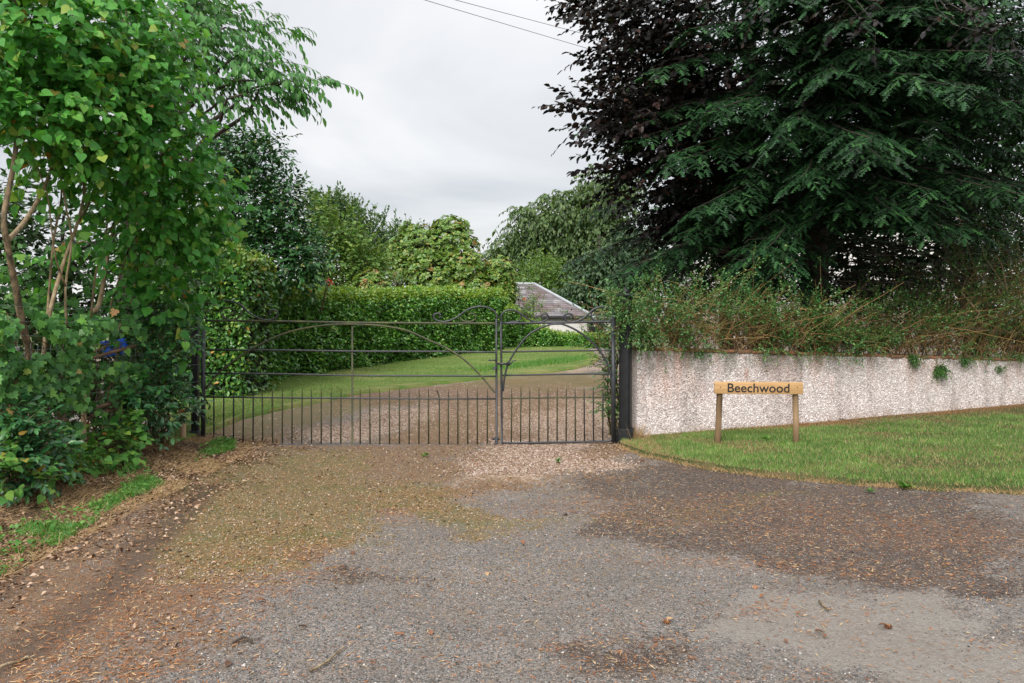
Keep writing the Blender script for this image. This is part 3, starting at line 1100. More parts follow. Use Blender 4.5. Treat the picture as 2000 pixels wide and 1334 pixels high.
# narrow leaf
bar('hinge_stile', [(1197.5, 628), (1198, 750), (1198, 864)], .029, M_IRON, gate_r, square=True)
bar('hinge_stile', [(1199, 612), (1198, 630)], .020, M_IRON, gate_r)
bar('meeting_stile', z2([(700, 265), (702, 500), (706, 1000), (708, 1222)]), .0125, M_IRON, gate_r)
bar('top_rail', z2([(706, 280), (900, 278), (1130, 276), (1400, 270), (1545, 268)]), .0135, M_IRON, gate_r, n=12)
bar('rail', z2([(706, 500), (1130, 492), (1550, 488)]), .0105, M_IRON, gate_r, n=8)
bar('rail', z2([(706, 679), (1130, 672), (1550, 665)]), .0105, M_IRON, gate_r, n=8)
bar('spike_rail', z2([(708, 857), (1130, 850), (1560, 846)]), .0115, M_IRONMOSS, gate_r, n=6, square=True)
bar('bottom_rail', z2([(708, 1200), (1130, 1192), (1460, 1186), (1520, 1184), (1560, 1165)]), .0135, M_IRON, gate_r, n=14)
bar('arch', z2([(718, 800), (722, 735), (735, 660), (760, 580), (820, 480), (890, 390), (980, 325), (1080, 290), (1130, 285), (1180, 290), (1280, 335), (1370, 400), (1440, 470), (1500, 560), (1535, 650), (1555, 760)]), .0115, M_IRON, gate_r, n=60, off=-.012)
bar('scroll', z2([(702, 290), (700, 250), (706, 212), (740, 184), (790, 178), (830, 192), (870, 222), (910, 248), (955, 268), (1010, 270), (1052, 250), (1062, 225), (1045, 207), (1018, 210), (1008, 228), (1022, 240)]), .0105, M_IRON, gate_r, n=60)
bar('scroll', z2([(832, 192), (853, 215), (852, 245), (825, 266), (765, 268)]), .009, M_IRON, gate_r, n=26, off=.008)
bar('scroll', z2([(1572, 300), (1570, 220), (1540, 178), (1480, 156), (1420, 168), (1370, 208), (1330, 243), (1270, 268), (1220, 268), (1190, 248), (1187, 220), (1210, 206), (1240, 212), (1250, 230), (1235, 240)]), .0125, M_IRON, gate_r, n=64)
bar('scroll', z2([(1556, 205), (1556, 235), (1525, 262), (1460, 268), (1410, 255), (1392, 222), (1400, 190), (1430, 168)]), .0105, M_IRON, gate_r, n=34, off=.006)
bar('scroll', z2([(1420, 258), (1470, 262), (1494, 240), (1488, 212), (1462, 203), (1438, 214), (1434, 236), (1452, 243)]), .009, M_IRONMOSS, gate_r, n=34, off=.012)
spikes(gate_r, [998.8 + k * 17.84 for k in range(8)], 756, 865, M_IRONMOSS)
spikes(gate_r, [998.8 + k * 17.84 for k in range(8, 11)], 756, 864.5, M_IRON)
latch = bar('latch_bar', z2([(672, 588), (756, 591)]), .0165, M_IRON, gate_r, off=-.028, square=True)
bar('latch_pivot', z2([(745, 588), (772, 588)]), .024, M_IRON, latch, off=-.028)
bar('latch_handle', z2([(758, 590), (775, 588), (788, 572), (800, 565), (816, 566)]), .0075, M_IRON, latch, n=12, off=-.03)
bar('padlock', z2([(652, 612), (652, 636)]), .021, M_IRON, latch, off=-.035)
bar('hinge', z2([(1555, 850), (1592, 848)]), .017, M_IRON, gate_r, off=.01)
bar('hinge', z2([(1555, 320), (1600, 320)]), .017, M_IRON, gate_r, off=.01)
bar('hinge', [(384, 638), (401, 640)], .018, M_IRON, gate_l, off=.005)

# gate posts
gpl = empty('gate_post', gp(378, 868))
tag(gpl, 'slim square black iron gate post half hidden in the hedge', 'gate post', 'iron gate posts')
c = gp(378, 868)
sq = np.array([[-1, -1], [1, -1], [1, 1], [-1, 1]], float)
MB().prism(sq * .036, .12, 1.56, (c[0], GD + .05)).build('shaft', M_POSTIRON, gpl, bevel=.006)
MB().prism(sq * .06, -.05, .15, (c[0] - .003, GD + .05), .93).build('plinth', M_POSTIRON, gpl, bevel=.008)
MB().prism(sq * .042, 1.56, 1.575, (c[0], GD + .05)).build('cap', M_POSTIRON, gpl)
bar('bracket', [(381, 603.5), (399, 604.5), (399, 610)], .008, M_POSTIRON, gpl, off=.02)
bar('bracket', [(384, 606), (384, 637), (398, 638)], .008, M_POSTIRON, gpl, off=.02)
gpr = empty('gate_post', gp(1222, 866))
tag(gpr, 'thick black iron gate post against the end of the wall', 'gate post', 'iron gate posts')
c = gp(1224, 866)
th = R(24)
rot = np.array([[math.cos(th), -math.sin(th)], [math.sin(th), math.cos(th)]])
cham = np.array([[-1, -.72], [-.72, -1], [.72, -1], [1, -.72], [1, .72], [.72, 1], [-.72, 1], [-1, .72]], float)
MB().prism((cham * .064) @ rot, .14, 1.66, (c[0], GD + .10)).build('shaft', M_POSTIRON, gpr, bevel=.004)
MB().prism((cham * .102) @ rot, -.05, .17, (c[0], GD + .10), .93).build('plinth', M_POSTIRON, gpr, bevel=.006)
MB().prism((cham * .09) @ rot, 1.66, 1.70, (c[0], GD + .10)).build('cap', M_POSTIRON, gpr)
MB().prism((cham * .06) @ rot, 1.70, 1.78, (c[0], GD + .10), .15).build('finial', M_POSTIRON, gpr)

# ==================================================================================================
# ROUGHCAST WALL
# ==================================================================================================


def wall_mat(name, pebble):
    m, nt, out = mat_new(name)
    L = nt.links
    N = nt.nodes.new
    geo = N('ShaderNodeNewGeometry')
    rv = rnd_value(nt)
    base = ramp_node(nt, [(0, (.46, .385, .36)), (.45, (.63, .555, .535)), (.8, (.73, .67, .655)), (1, (.76, .7, .69))] if not pebble else [(0, (.66, .575, .55)), (.3, (.79, .725, .71)), (.7, (.85, .80, .79)), (.96, (.87, .835, .83)), (1, (.55, .38, .32))])
    if pebble:
        L.new(rv, base.inputs[0])
    else:
        n0 = N('ShaderNodeTexNoise')
        n0.inputs['Scale'].default_value = 60
        n0.inputs['Detail'].default_value = 4
        L.new(geo.outputs['Position'], n0.inputs['Vector'])
        L.new(n0.outputs[0], base.inputs[0])
    col = base.outputs[0]

    def stain(scale, stretch, lo, hi, c, amt, zlo=None, zhi=None):
        nonlocal col
        mp = N('ShaderNodeMapping')
        mp.inputs['Scale'].default_value = stretch
        L.new(geo.outputs['Position'], mp.inputs[0])
        n = N('ShaderNodeTexNoise')
        n.inputs['Scale'].default_value = scale
        n.inputs['Detail'].default_value = 5
        n.inputs['Roughness'].default_value = .6
        L.new(mp.outputs[0], n.inputs['Vector'])
        r = N('ShaderNodeMapRange')
        r.inputs['From Min'].default_value = lo
        r.inputs['From Max'].default_value = hi
        r.inputs['To Max'].default_value = amt
        L.new(n.outputs[0], r.inputs['Value'])
        f = r.outputs[0]
        if zlo is not None:
            sz = N('ShaderNodeSeparateXYZ')
            L.new(geo.outputs['Position'], sz.inputs[0])
            r2 = N('ShaderNodeMapRange')
            r2.inputs['From Min'].default_value = zlo
            r2.inputs['From Max'].default_value = zhi
            L.new(sz.outputs[2], r2.inputs['Value'])
            mm = N('ShaderNodeMath')
            mm.operation = 'MULTIPLY'
            L.new(f, mm.inputs[0])
            L.new(r2.outputs[0], mm.inputs[1])
            f = mm.outputs[0]
        x = N('ShaderNodeMix')
        x.data_type = 'RGBA'
        x.inputs['B'].default_value = (*c, 1)
        L.new(f, x.inputs['Factor'])
        L.new(col, x.inputs['A'])
        col = x.outputs['Result']
    stain(2.6, (1, 1, .22), .48, .68, (.40, .345, .325), .8)               # vertical damp runs
    stain(2.4, (1.3, 1.3, .42), .5, .7, (.50, .22, .13), .6, .2, .9)
    stain(9, (1.2, 1.2, .5), .55, .72, (.42, .17, .09), .6, .35, .85)       # rust runs from the coping
    stain(1.7, (1, 1, .6), .52, .78, (.42, .415, .41), .3)                    # grey grime
    stain(5, (1, 1, .5), .38, .62, (.15, .145, .10), .9, .66, 1.0)          # algae under the coping
    stain(5, (1, 1, 1), .42, .62, (.36, .22, .13), .6, .22, .0)              # earth splash at the foot
    p = N('ShaderNodeBsdfPrincipled')
    p.inputs['Roughness'].default_value = .9
    p.inputs['Specular IOR Level'].default_value = .25
    L.new(col, p.inputs['Base Color'])
    if not pebble:
        v = N('ShaderNodeTexVoronoi')
        v.inputs['Scale'].default_value = 55
        L.new(geo.outputs['Position'], v.inputs['Vector'])
        b = N('ShaderNodeBump')
        b.invert = True
        b.inputs['Strength'].default_value = .9
        b.inputs['Distance'].default_value = .012
        L.new(v.outputs['Distance'], b.inputs['Height'])
        L.new(b.outputs[0], p.inputs['Normal'])
    L.new(p.outputs[0], out.inputs[0])
    return m


M_WALL = wall_mat('roughcast', False)
M_DASH = wall_mat('roughcast_chip', True)
wall = empty('roughcast_wall', (W0[0], W0[1], 0))
tag(wall, 'low pinkish white roughcast garden wall with a mossy brick top', 'wall')
WL = 11.0
ns, nz = 260, 26
s = np.linspace(0, WL, ns)
t = np.linspace(0, 1, nz)
S_, T_ = np.meshgrid(s, t)
topz = wall_top(np.minimum(S_, 8.6)) + .025 * (fbm(S_ * 1.3, S_ * 0 + 3, 4) - .5)
Z_ = -.1 + T_ * (topz + .1)
bul = .022 * (fbm(S_ * 1.1, Z_ * 1.4, 14) - .5) + .012 * (fbm(S_ * 6, Z_ * 6, 15) - .5)
XY = W0[None, None] + S_[..., None] * Wd + bul[..., None] * Wn
v = [np.c_[XY[..., 0].ravel(), XY[..., 1].ravel(), Z_.ravel()]]
i = (np.arange(nz - 1)[:, None] * ns + np.arange(ns - 1)[None]).ravel()
mb = MB().add(v[0], quads=np.c_[i, i + 1, i + ns + 1, i + ns])
# end, top and back
e0 = W0
e1 = W0 + Wd * WL
th_ = .26
for (a, b) in ((e0, e0 - Wn * th_), (e1 - Wn * th_, e1), (e0 - Wn * th_, e1 - Wn * th_)):
    za = float(wall_top(np.clip((a - W0) @ Wd, 0, 8.6)))
    zb = float(wall_top(np.clip((b - W0) @ Wd, 0, 8.6)))
    mb.add([[*a, -.1], [*b, -.1], [*b, zb], [*a, za]], quads=[[0, 1, 2, 3]])
mb.build('roughcast_body', M_WALL, wall, smooth=True)
# chips of the roughcast, real relief on the face
n = 27000
cs = rng.random(n) ** 1.25 * WL * .92
cz = rng.random(n)
topc = wall_top(np.minimum(cs, 8.6))
cz = -.02 + cz * (topc + .02)
cb = .022 * (fbm(cs * 1.1, cz * 1.4, 14) - .5) + .012 * (fbm(cs * 6, cz * 6, 15) - .5)
P = np.c_[W0[0] + cs * Wd[0] + cb * Wn[0], W0[1] + cs * Wd[1] + cb * Wn[1], cz]
nv = np.array([Wn[0], Wn[1], 0.0])
Mx = frames(rdir(n) * np.array([1, 1, 1.0]), np.tile(nv, (n, 1)) + rng.normal(0, .35, (n, 3)))
dash = scatter('roughcast_chips', stone(5), P, Mx, np.c_[rng.uniform(.014, .03, n), rng.uniform(.014, .03, n), rng.uniform(.007, .015, n)], M_DASH, wall, smooth=False)
# flat bricks along the top
cp_mesh = {}
s0 = .0
k = 0
while s0 < WL:
    L_ = random.uniform(.20, .26)
    mbx = MB()
    zt = float(wall_top(min(s0 + L_ / 2, 8.6)))
    bw, bh = random.uniform(.13, .145), random.uniform(.035, .045)
    mbx.box((0.004, -.012 + random.uniform(-.014, .012), 0), (L_ - .004, bw * 2 - .02, bh))
    ob = mbx.build('coping_brick', M_COPING, wall, bevel=.007)
    ob.location = (W0[0] + Wd[0] * s0, W0[1] + Wd[1] * s0, zt - .006)
    ob.rotation_euler = (random.uniform(-.03, .03), random.uniform(-.03, .03), math.atan2(Wd[1], Wd[0]) + random.uniform(-.03, .03))
    s0 += L_
    k += 1

# ==================================================================================================
# NAME SIGN
# ==================================================================================================
SD = 8.72


def sp(px, py, off=0.0):
    p = at(px, py, SD)
    return np.array([p[0], SD + off, p[2]])


sign = empty('name_sign', (*sp(1480, 880)[:2], .03))
tag(sign, 'wooden house name sign reading Beechwood on two short stakes', 'sign')
a, b = sp(1395, 757), sp(1568, 758.5)
bl = b[0] - a[0]
mb = MB().box((0, -.012, -.066), (bl, .012, .066))
bd = mb.build('board', M_BOARD, sign, bevel=.004)
bd.location = a
bd.rotation_euler = (0, R(.45), 0)
for (x0, y0, x1_, y1_) in ((1408.5, 752, 1402.5, 890), (1556, 752, 1558, 882)):
    p0, p1 = sp(x0, y0, .048), sp(x1_, y1_, .048)
    mb = MB().tubes(np.array([p1, p1 * .5 + p0 * .5 + np.array([.002, 0, 0]), p0]), np.array([[.036, .034, .034]]), 10)
    mb.build('post', M_POSTWOOD, sign, smooth=True)
for x in (1406.5, 1556.5):
    p = sp(x, 756, -.014)
    MB().tubes(np.array([p, p + np.array([0, .006, 0])]), np.array([[.006, .006]]), 8).build('screw', M_IRON, bd)
cu = bpy.data.curves.new('lettering', 'FONT')
cu.body = 'Beechwood'
cu.size = .132
cu.extrude = .0015
cu.offset = .0010
cu.space_character = 1.0
to = bpy.data.objects.new('lettering_source', cu)
COL.objects.link(to)
dg = bpy.context.evaluated_depsgraph_get()
me = bpy.data.meshes.new_from_object(to.evaluated_get(dg))
bpy.data.objects.remove(to)
me.materials.clear()
me.materials.append(M_INK)
co = np.empty(len(me.vertices) * 3, np.float32)
me.vertices.foreach_get('co', co)
co = co.reshape(-1, 3)
x_lo, x_hi = co[:, 0].min(), co[:, 0].max()
y_hi = co[:, 1].max()
want = (1541 - 1420.5) / F * SD
hgt = (765.5 - 748.5) / F * SD
co[:, 0] = (co[:, 0] - x_lo) / (x_hi - x_lo) * want
co[:, 1] = co[:, 1] / y_hi * hgt
me.vertices.foreach_set('co', np.ascontiguousarray(co).ravel())
me.update()
let = new_obj('lettering', me, bd)
let.location = sp(1420.5, 765.3, -.0145)
let.rotation_euler = (R(90), R(.45), 0)

# ==================================================================================================
# OLD FENCE ON THE LEFT
# ==================================================================================================


def fence_d(px):
    return -4.586 / ((np.asarray(px, float) - 1000) / F - .1134)


def fp(px, py, off=0.0):
    """a point on the fence line; off metres out towards the drive"""
    d = float(fence_d(px))
    p = at(px, py, d)
    return np.array([p[0] + off, d, p[2]])


fence = empty('wire_fence', (*fp(160, 900)[:2], 0))
tag(fence, 'old stock wire fence with split laths, tangled in ivy', 'fence')
for i, (l, r_) in enumerate((((-40, 594), (379, 604)), ((-40, 624), (379, 622)), ((-40, 655), (379, 640)), ((-40, 681), (379, 660)), ((-40, 712), (379, 684)), ((-40, 745), (379, 712)), ((-40, 785), (379, 745)), ((-40, 830), (379, 775)))):
    a, b = fp(*l, .05), fp(*r_, .05)
    u = np.linspace(0, 1, 14)[:, None]
    P = a * (1 - u) + b * u
    P[:, 2] -= .03 * np.sin(u[:, 0] * math.pi * 2.0) ** 2 + rng.normal(0, .004, 14)
    MB().tubes(P, np.full((1, 14), .0022), 4).build('strand', M_WIRE, fence)
mb = MB()
for px in np.arange(-30, 370, 13.0):
    a, b = fp(px, 672 + (px < 0) * 0, .05), fp(px, 850, .05)
    u = np.linspace(0, 1, 8)[:, None]
    P = a * (1 - u) + b * u + rng.normal(0, .004, (8, 3))
    mb.tubes(P, np.full((1, 8), .0014), 3)
mb.build('netting', M_WIRE, fence)
for (pa, pb, w) in (((250, 862), (160, 883), .02), ((248, 775), (160, 800), .02), ((220, 797), (158, 815), .022), ((110, 820), (50, 834), .022), ((62, 772), (-20, 786), .022), ((112, 868), (50, 886), .02), ((250, 675), (160, 700), .016), ((60, 708), (-20, 716), .016), ((215, 850), (150, 862), .018)):
    a, b = fp(*pa, .08), fp(*pb, .08)
    MB().tubes(np.array([a, a * .5 + b * .5 + rng.normal(0, .008, 3), b]), np.array([[w, w * 1.1, w * .9]]), 6).build('lath', M_LATH, fence)
for (pa, pb, w) in (((157, 690), (157, 905), .022), ((22, 720), (15, 880), .03), ((352, 800), (352, 870), .03)):
    a, b = fp(*pa, .03), fp(*pb, .03)
    MB().tubes(np.array([a, b]), np.array([[w, w * 1.1]]), 8).build('post', M_POSTWOOD, fence, smooth=True)

# blue plastic and a pale board glimpsed behind the fence
def crumple(name, px, py, d, w, h, mat, seed):
    r2 = np.random.default_rng(seed)
    n = 12
    X, Zz = np.meshgrid(np.linspace(-.5, .5, n), np.linspace(-.5, .5, n))
    Yy = .18 * (fbm(X * 3 + seed, Zz * 3, seed) - .5)
    c = at(px, py, d)
    v = np.c_[(X * w).ravel() + c[0] + r2.normal(0, .006, n * n), Yy.ravel() + c[1], (Zz * h).ravel() + c[2] + .05 * X.ravel()]
    i = (np.arange(n - 1)[:, None] * n + np.arange(n - 1)[None]).ravel()
    i = i[fbm(v[i, 0] * 14, v[i, 2] * 14, 5) > .44]
    o = new_obj(name, mesh_np(name, v, quads=np.c_[i, i + 1, i + n + 1, i + n], mat=mat, smooth=True))
    m = o.modifiers.new('thickness', 'SOLIDIFY')
    m.thickness = .004
    return o


tag(crumple('plastic_sheet', 213, 680, 7.62, .32, .15, M_BLUE, 3), 'crumpled bright blue plastic sheet caught behind the wire fence', 'plastic sheet')
ob = MB().box((-.35, -.02, -.06), (.12, .02, .06)).build('board_offcut', M_GREYBOARD, None, bevel=.006)
ob.location = at(4, 690, 6.35)
ob.rotation_euler = (.1, R(4), .3)
tag(ob, 'pale grey board lying in the ivy at the picture edge', 'board')

# ==================================================================================================
# HOUSES
# ==================================================================================================


def slate_mat():
    m, nt, out = mat_new('slate_roof')
    L = nt.links
    N = nt.nodes.new
    tcn = N('ShaderNodeTexCoord')
    mp = N('ShaderNodeMapping')
    L.new(tcn.outputs['Object'], mp.inputs[0])
    rv = rnd_value(nt)
    n = N('ShaderNodeTexNoise')
    n.inputs['Scale'].default_value = 1.1
    n.inputs['Detail'].default_value = 5
    L.new(mp.outputs[0], n.inputs['Vector'])
    r1 = ramp_node(nt, [(0, (.12, .11, .115)), (.5, (.175, .165, .17)), (1, (.26, .25, .255))])
    L.new(rv, r1.inputs[0])
    x = N('ShaderNodeMix')
    x.data_type = 'RGBA'
    x.inputs['B'].default_value = (.125, .08, .08, 1)
    r = N('ShaderNodeMapRange')
    r.inputs['From Min'].default_value = .42
    r.inputs['From Max'].default_value = .62
    r.inputs['To Max'].default_value = .75
    L.new(n.outputs[0], r.inputs['Value'])
    L.new(r.outputs[0], x.inputs['Factor'])
    L.new(r1.outputs[0], x.inputs['A'])
    p = N('ShaderNodeBsdfPrincipled')
    p.inputs['Roughness'].default_value = .9
    p.inputs['Specular IOR Level'].default_value = .2
    L.new(x.outputs['Result'], p.inputs['Base Color'])
    L.new(p.outputs[0], out.inputs[0])
    return m


M_SLATE = slate_mat()


def slates(a, b, c, d, rows, width):
    """slates laid in courses over the roof plane a-b (eaves) to d-c (ridge)"""
    a, b, c, d = [np.asarray(p, float) for p in (a, b, c, d)]
    nrm = unit(np.cross(b - a, d - a))
    mb = MB()
    for i in range(rows):
        t0, t1 = i / rows, min(1, (i + 1.25) / rows)
        l0, r0 = a + (d - a) * t0, b + (c - b) * t0
        l1, r1 = a + (d - a) * t1, b + (c - b) * t1
        n = max(1, int(np.linalg.norm(r0 - l0) / width))
        for k in range(n):
            u0, u1 = (k + .5 * (i % 2)) / n, (k + .97 + .5 * (i % 2)) / n
            if u1 > 1.02:
                u1 = 1.0
            if u0 >= .995:
                continue
            lift = nrm * .018
            j = nrm * random.uniform(0, .006)
            mb.add([l0 + (r0 - l0) * u0 + lift + j, l0 + (r0 - l0) * u1 + lift + j, l1 + (r1 - l1) * u1 + nrm * .008, l1 + (r1 - l1) * u0 + nrm * .008], quads=[[0, 1, 2, 3]])
    return mb


hy = 38.0
gz = float(H(2, hy))
house = empty('bungalow', (1.0, hy, gz))
tag(house, 'white walled bungalow with a hipped grey slate roof beyond the hedge', 'house')
ez = 1.585
xr = (1146 - 1000) / F * hy
xl = -6.0
MB().box((xl, hy, gz - .3), (xr, hy + 6.4, ez)).build('wall', M_RENDERW, house)
ov = .22
e = [(xl - ov, hy - ov, ez), (xr + ov, hy - ov, ez), (xr + ov, hy + 6.4 + ov, ez), (xl - ov, hy + 6.4 + ov, ez)]
rz = 3.22
r0, r1 = (xl + 3.2, hy + 3.2, rz), ((1044 - 1000) / F * (hy + 3.2), hy + 3.2, rz)
roof = slates(e[0], e[1], r1, r0, 16, .34).build('roof', M_SLATE, house)
slates(e[1], e[2], r1, r1, 16, .34).build('roof', M_SLATE, house)
MB().add([e[0], e[1], e[2], e[3], r0, r1], quads=[[0, 1, 5, 4], [2, 3, 4, 5]], tris=[[1, 2, 5], [3, 0, 4]]).build('roof_deck', M_SLATE, house)
for p, q in ((e[1], r1), (e[2], r1), (r0, r1)):
    u = np.linspace(0, 1, 9)[:, None]
    P = np.array(p) * (1 - u) + np.array(q) * u + np.array([0, 0, .05])
    MB().tubes(P, np.full((1, 9), .075), 8).build('hip_capping' if p is not r0 else 'ridge_capping', M_LEAD, roof, smooth=True)
MB().box((xl - ov, hy - ov - .02, ez - .10), (xr + ov, hy - ov + .08, ez - .004)).build('gutter', M_IRON, house, bevel=.02)
ex = xr + .03
MB().box((ex, hy + 1.2, gz - .3), (ex + 1.3, hy + 4.4, ez - .12)).build('porch_wall', M_RENDERW, house)
MB().box((ex - .02, hy + 1.0, ez - .12), (ex + 1.5, hy + 4.6, ez + .02)).build('porch_roof', M_LEAD, house)
wd = MB().box((ex + .12, hy + 1.17, .72), (ex + .95, hy + 1.23, 1.32)).build('window', M_RENDERW, house)
MB().box((ex + .17, hy + 1.155, .78), (ex + .90, hy + 1.19, 1.27)).build('pane', M_HOLE, wd)

wy = 27.0
hz = float(H(10, wy))
wh = empty('white_house', (11.2, wy, hz))
tag(wh, 'tall white house glimpsed in scraps beneath the dark spruce', 'house')
wx0, wx1 = (1405 - 1000) / F * wy, (1900 - 1000) / F * wy
MB().box((wx0, wy, hz - .3), (wx1, wy + 7, 4.7)).build('wall', M_RENDERW, wh)
ra, rb = (wx0 - .2, wy + 3.5, 7.6), (wx1 + .2, wy + 3.5, 7.6)
slates((wx0 - .2, wy - .25, 4.6), (wx1 + .2, wy - .25, 4.6), rb, ra, 14, .4).build('roof', M_SLATE, wh)
MB().add([(wx0 - .2, wy - .25, 4.58), (wx1 + .2, wy - .25, 4.58), (wx1 + .2, wy + 7.2, 4.58), (wx0 - .2, wy + 7.2, 4.58), ra, rb], quads=[[0, 1, 5, 4], [2, 3, 4, 5]], tris=[[1, 2, 5], [3, 0, 4]]).build('roof_deck', M_SLATE, wh)
# overhead cables
for i, (p, q) in enumerate(((at(830, 0, 20), at(1200, 110, 26)), (at(890, 0, 20.6), at(1240, 92, 27)))):
    d = q - p
    u = np.linspace(-4.2, 5.0, 60)[:, None]
    P = p + d * u
    P[:, 2] += .02 * (u[:, 0] * (u[:, 0] - 1))
    o = MB().tubes(P, np.full((1, 60), .008), 5).build('overhead_cable', M_CABLE)
    tag(o, ('lower' if i == 0 else 'upper') + ' of the two thin overhead cables crossing the sky', 'cable', 'overhead cables')

# ==================================================================================================
# VEGETATION
# ==================================================================================================


def ell_points(ells, n, shell=.45):
    """points through a set of ellipsoids given as (px,py,d,rx_px,ry_px,rd_m[,weight]); returns points and outward directions"""
    w = np.array([(e[3] * e[4]) * (e[6] if len(e) > 6 else 1.0) * e[2] ** 0 for e in ells], float)
    pick = rng.choice(len(ells), n, p=w / w.sum())
    E = np.array([e[:6] for e in ells], float)[pick]
    c = np.c_[(E[:, 0] - 1000) / F * E[:, 2], E[:, 2], CH - (E[:, 1] - HY) / F * E[:, 2]]
    r = np.c_[E[:, 3] * E[:, 2] / F, E[:, 5], E[:, 4] * E[:, 2] / F]
    u = rdir(n)
    rad = (shell + (1 - shell) * rng.random(n)) ** .8
    return c + u * r * rad[:, None], unit(u / np.maximum(r, .05))


def grow(C, D, L, spacing, size, sag=.15, ang=55, droop=.35, nup=1.0, jit=.25, face=None, r0=.004, pairs=False):
    """twigs with leaves in two rows: returns leaf positions, frames, sizes and twig paths"""
    n = len(C)
    L = np.broadcast_to(L, (n,))
    m = np.maximum(2, (L / spacing).astype(int))
    K = m.max()
    k = np.arange(K)[None]
    ok = k < m[:, None]
    kk = (k // 2 * 2 + .5 * (k % 2)) if pairs else k
    t = np.clip((kk + .6 + rng.uniform(-.2, .2, (n, K))) / m[:, None], 0, 1)
    up = np.array([0, 0, 1.0])
    pos = C[:, None] + D[:, None] * (L[:, None] * t)[..., None] - up * (sag * L[:, None] * t ** 2)[..., None]
    tan = unit(D[:, None] - up * (2 * sag * t)[..., None])
    side = unit(np.cross(tan, up) + rng.normal(0, .15, tan.shape))
    sg = np.where(k % 2 == 0, 1.0, -1.0)[..., None] * np.ones((n, 1, 1))
    a = R(ang) * (1 - .35 * t)
    last = (k == m[:, None] - 1)
    a = np.where(last, .1, a)
    d = tan * np.cos(a)[..., None] + side * sg * np.sin(a)[..., None] - up * droop + rng.normal(0, jit, tan.shape)
    nn = up * nup + rng.normal(0, jit * 1.3, tan.shape)
    if face is not None:
        nn = nn + face[:, None]
    P = pos[ok]
    M = frames(d[ok], nn[ok])
    S = size * rng.uniform(.45, 1.2, len(P)) ** .9
    u = np.linspace(0, 1, 4)[None]
    path = C[:, None] + D[:, None] * (L[:, None] * u)[..., None] - up * (sag * L[:, None] * u ** 2)[..., None]
    rad = np.broadcast_to(r0 * np.array([[1, .8, .6, .3]]), (n, 4))
    return P, M, S, path, rad


def limb(p, q, r0, r1, n=7, bow=.12, jit=.03):
    p, q = np.asarray(p, float), np.asarray(q, float)
    u = np.linspace(0, 1, n)
    L = np.linalg.norm(q - p)
    P = p + (q - p) * u[:, None]
    P[:, 2] += bow * L * np.sin(u * math.pi)
    P[1:-1] += rng.normal(0, jit * L, (n - 2, 3)) * np.array([1, 1, .5])
    return P, r0 + (r1 - r0) * u


def wood(name, parent, mat, base, top, r_base, targets, r_limb=.06, lean=None, nlimb=14):
    """tapered trunk with limbs reaching into the crown"""
    base, top = np.asarray(base, float), np.asarray(top, float)
    n = 12
    u = np.linspace(0, 1, n)
    P = base + (top - base) * u[:, None]
    P[1:, :2] += np.cumsum(rng.normal(0, .03, (n - 1, 2)), axis=0) * np.linalg.norm(top - base) / 8
    rad = r_base * (1 - .8 * u) * (1 + .5 * np.exp(-u * 14))
    mb = MB().tubes(P, rad[None], 9, caps=False)
    tr = mb.build('trunk', mat, parent, smooth=True)
    mb2 = MB()
    for q in targets[:nlimb]:
        zz = np.clip((q[2] - base[2]) / (top[2] - base[2]) - random.uniform(.12, .3), .12, .93)
        i = zz * (n - 1)
        p = P[int(i)] + (P[min(int(i) + 1, n - 1)] - P[int(i)]) * (i % 1)
        LP, LR = limb(p, q, r_limb * (1 - .6 * zz), r_limb * .15)
        mb2.tubes(LP, LR[None], 6, caps=False)
    if len(targets):
        o = mb2.build('limbs', mat, parent, smooth=True)
    return tr


def tree(name, label, cat, base, top, r_base, ells, ntwig, tl, spacing, size, tmpl, mat, group=None, bark=None, shell=.4, sag=.2, ang=55, droop=.35, outw=.8, up=.25,
         nlimb=16, r_limb=.06, parts=0, cell=14, part_name='leaf', twig_mat=None, jit=.25, bias=(0, 0, 0), fc=.6, twig_r=.004):
    bark = bark or M_BARK
    t = empty(name, base)
    tag(t, label, cat, group)
    C, U = ell_points(ells, ntwig, shell)
    D = unit(U * outw + rdir(ntwig) * .7 + np.array([0, 0, up]) + np.array(bias))
    L = rng.uniform(tl * .55, tl * 1.2, ntwig)
    P, M, S, path, rad = grow(C, D, L, spacing, size, sag, ang, droop, jit=jit, face=U * fc, r0=twig_r)
    tg = C[rng.permutation(len(C))][:nlimb]
    if r_base:
        wood(name, t, bark, base, top, r_base, tg, r_limb, nlimb=nlimb)
    k_ = 1 if base[1] < 16 else 4
    MB().tubes(path[::k_], rad[::k_], 3, caps=False).build('twigs', twig_mat or bark, t)['kind'] = 'stuff'
    keep = np.ones(len(P), bool)
    if parts:
        keep = leaf_parts(part_name, tmpl, P, M, S, mat, t, parts, cell)
    scatter('crown', tmpl, P[keep], M[keep], S[keep], mat, t)
    return t


def gbase(px, d):
    x = (px - 1000) / F * d
    return (x, d, float(H(x, d)) - .03)


HEART, OVAL, OVALW, DIA, DIAN = heart(), oval(.27), oval(.36), diamond(.36, .12), diamond(.2, .06)
IVY = ivy_shape()

# ---------------------------------------------------------------- lilac by the fence
lil_base = fp(60, 880, -.15)
lilac = empty('lilac', (lil_base[0], lil_base[1], .05))
tag(lilac, 'big lilac bush with bright heart shaped leaves and bare tan stems', 'shrub')


def stem_at(pts):
    """stem through (px, py, metres behind the fence line)"""
    out = []
    for px, py, off in pts:
        d = float(fence_d(px)) + off
        out.append(at(px, py, d))
    return np.array(out)


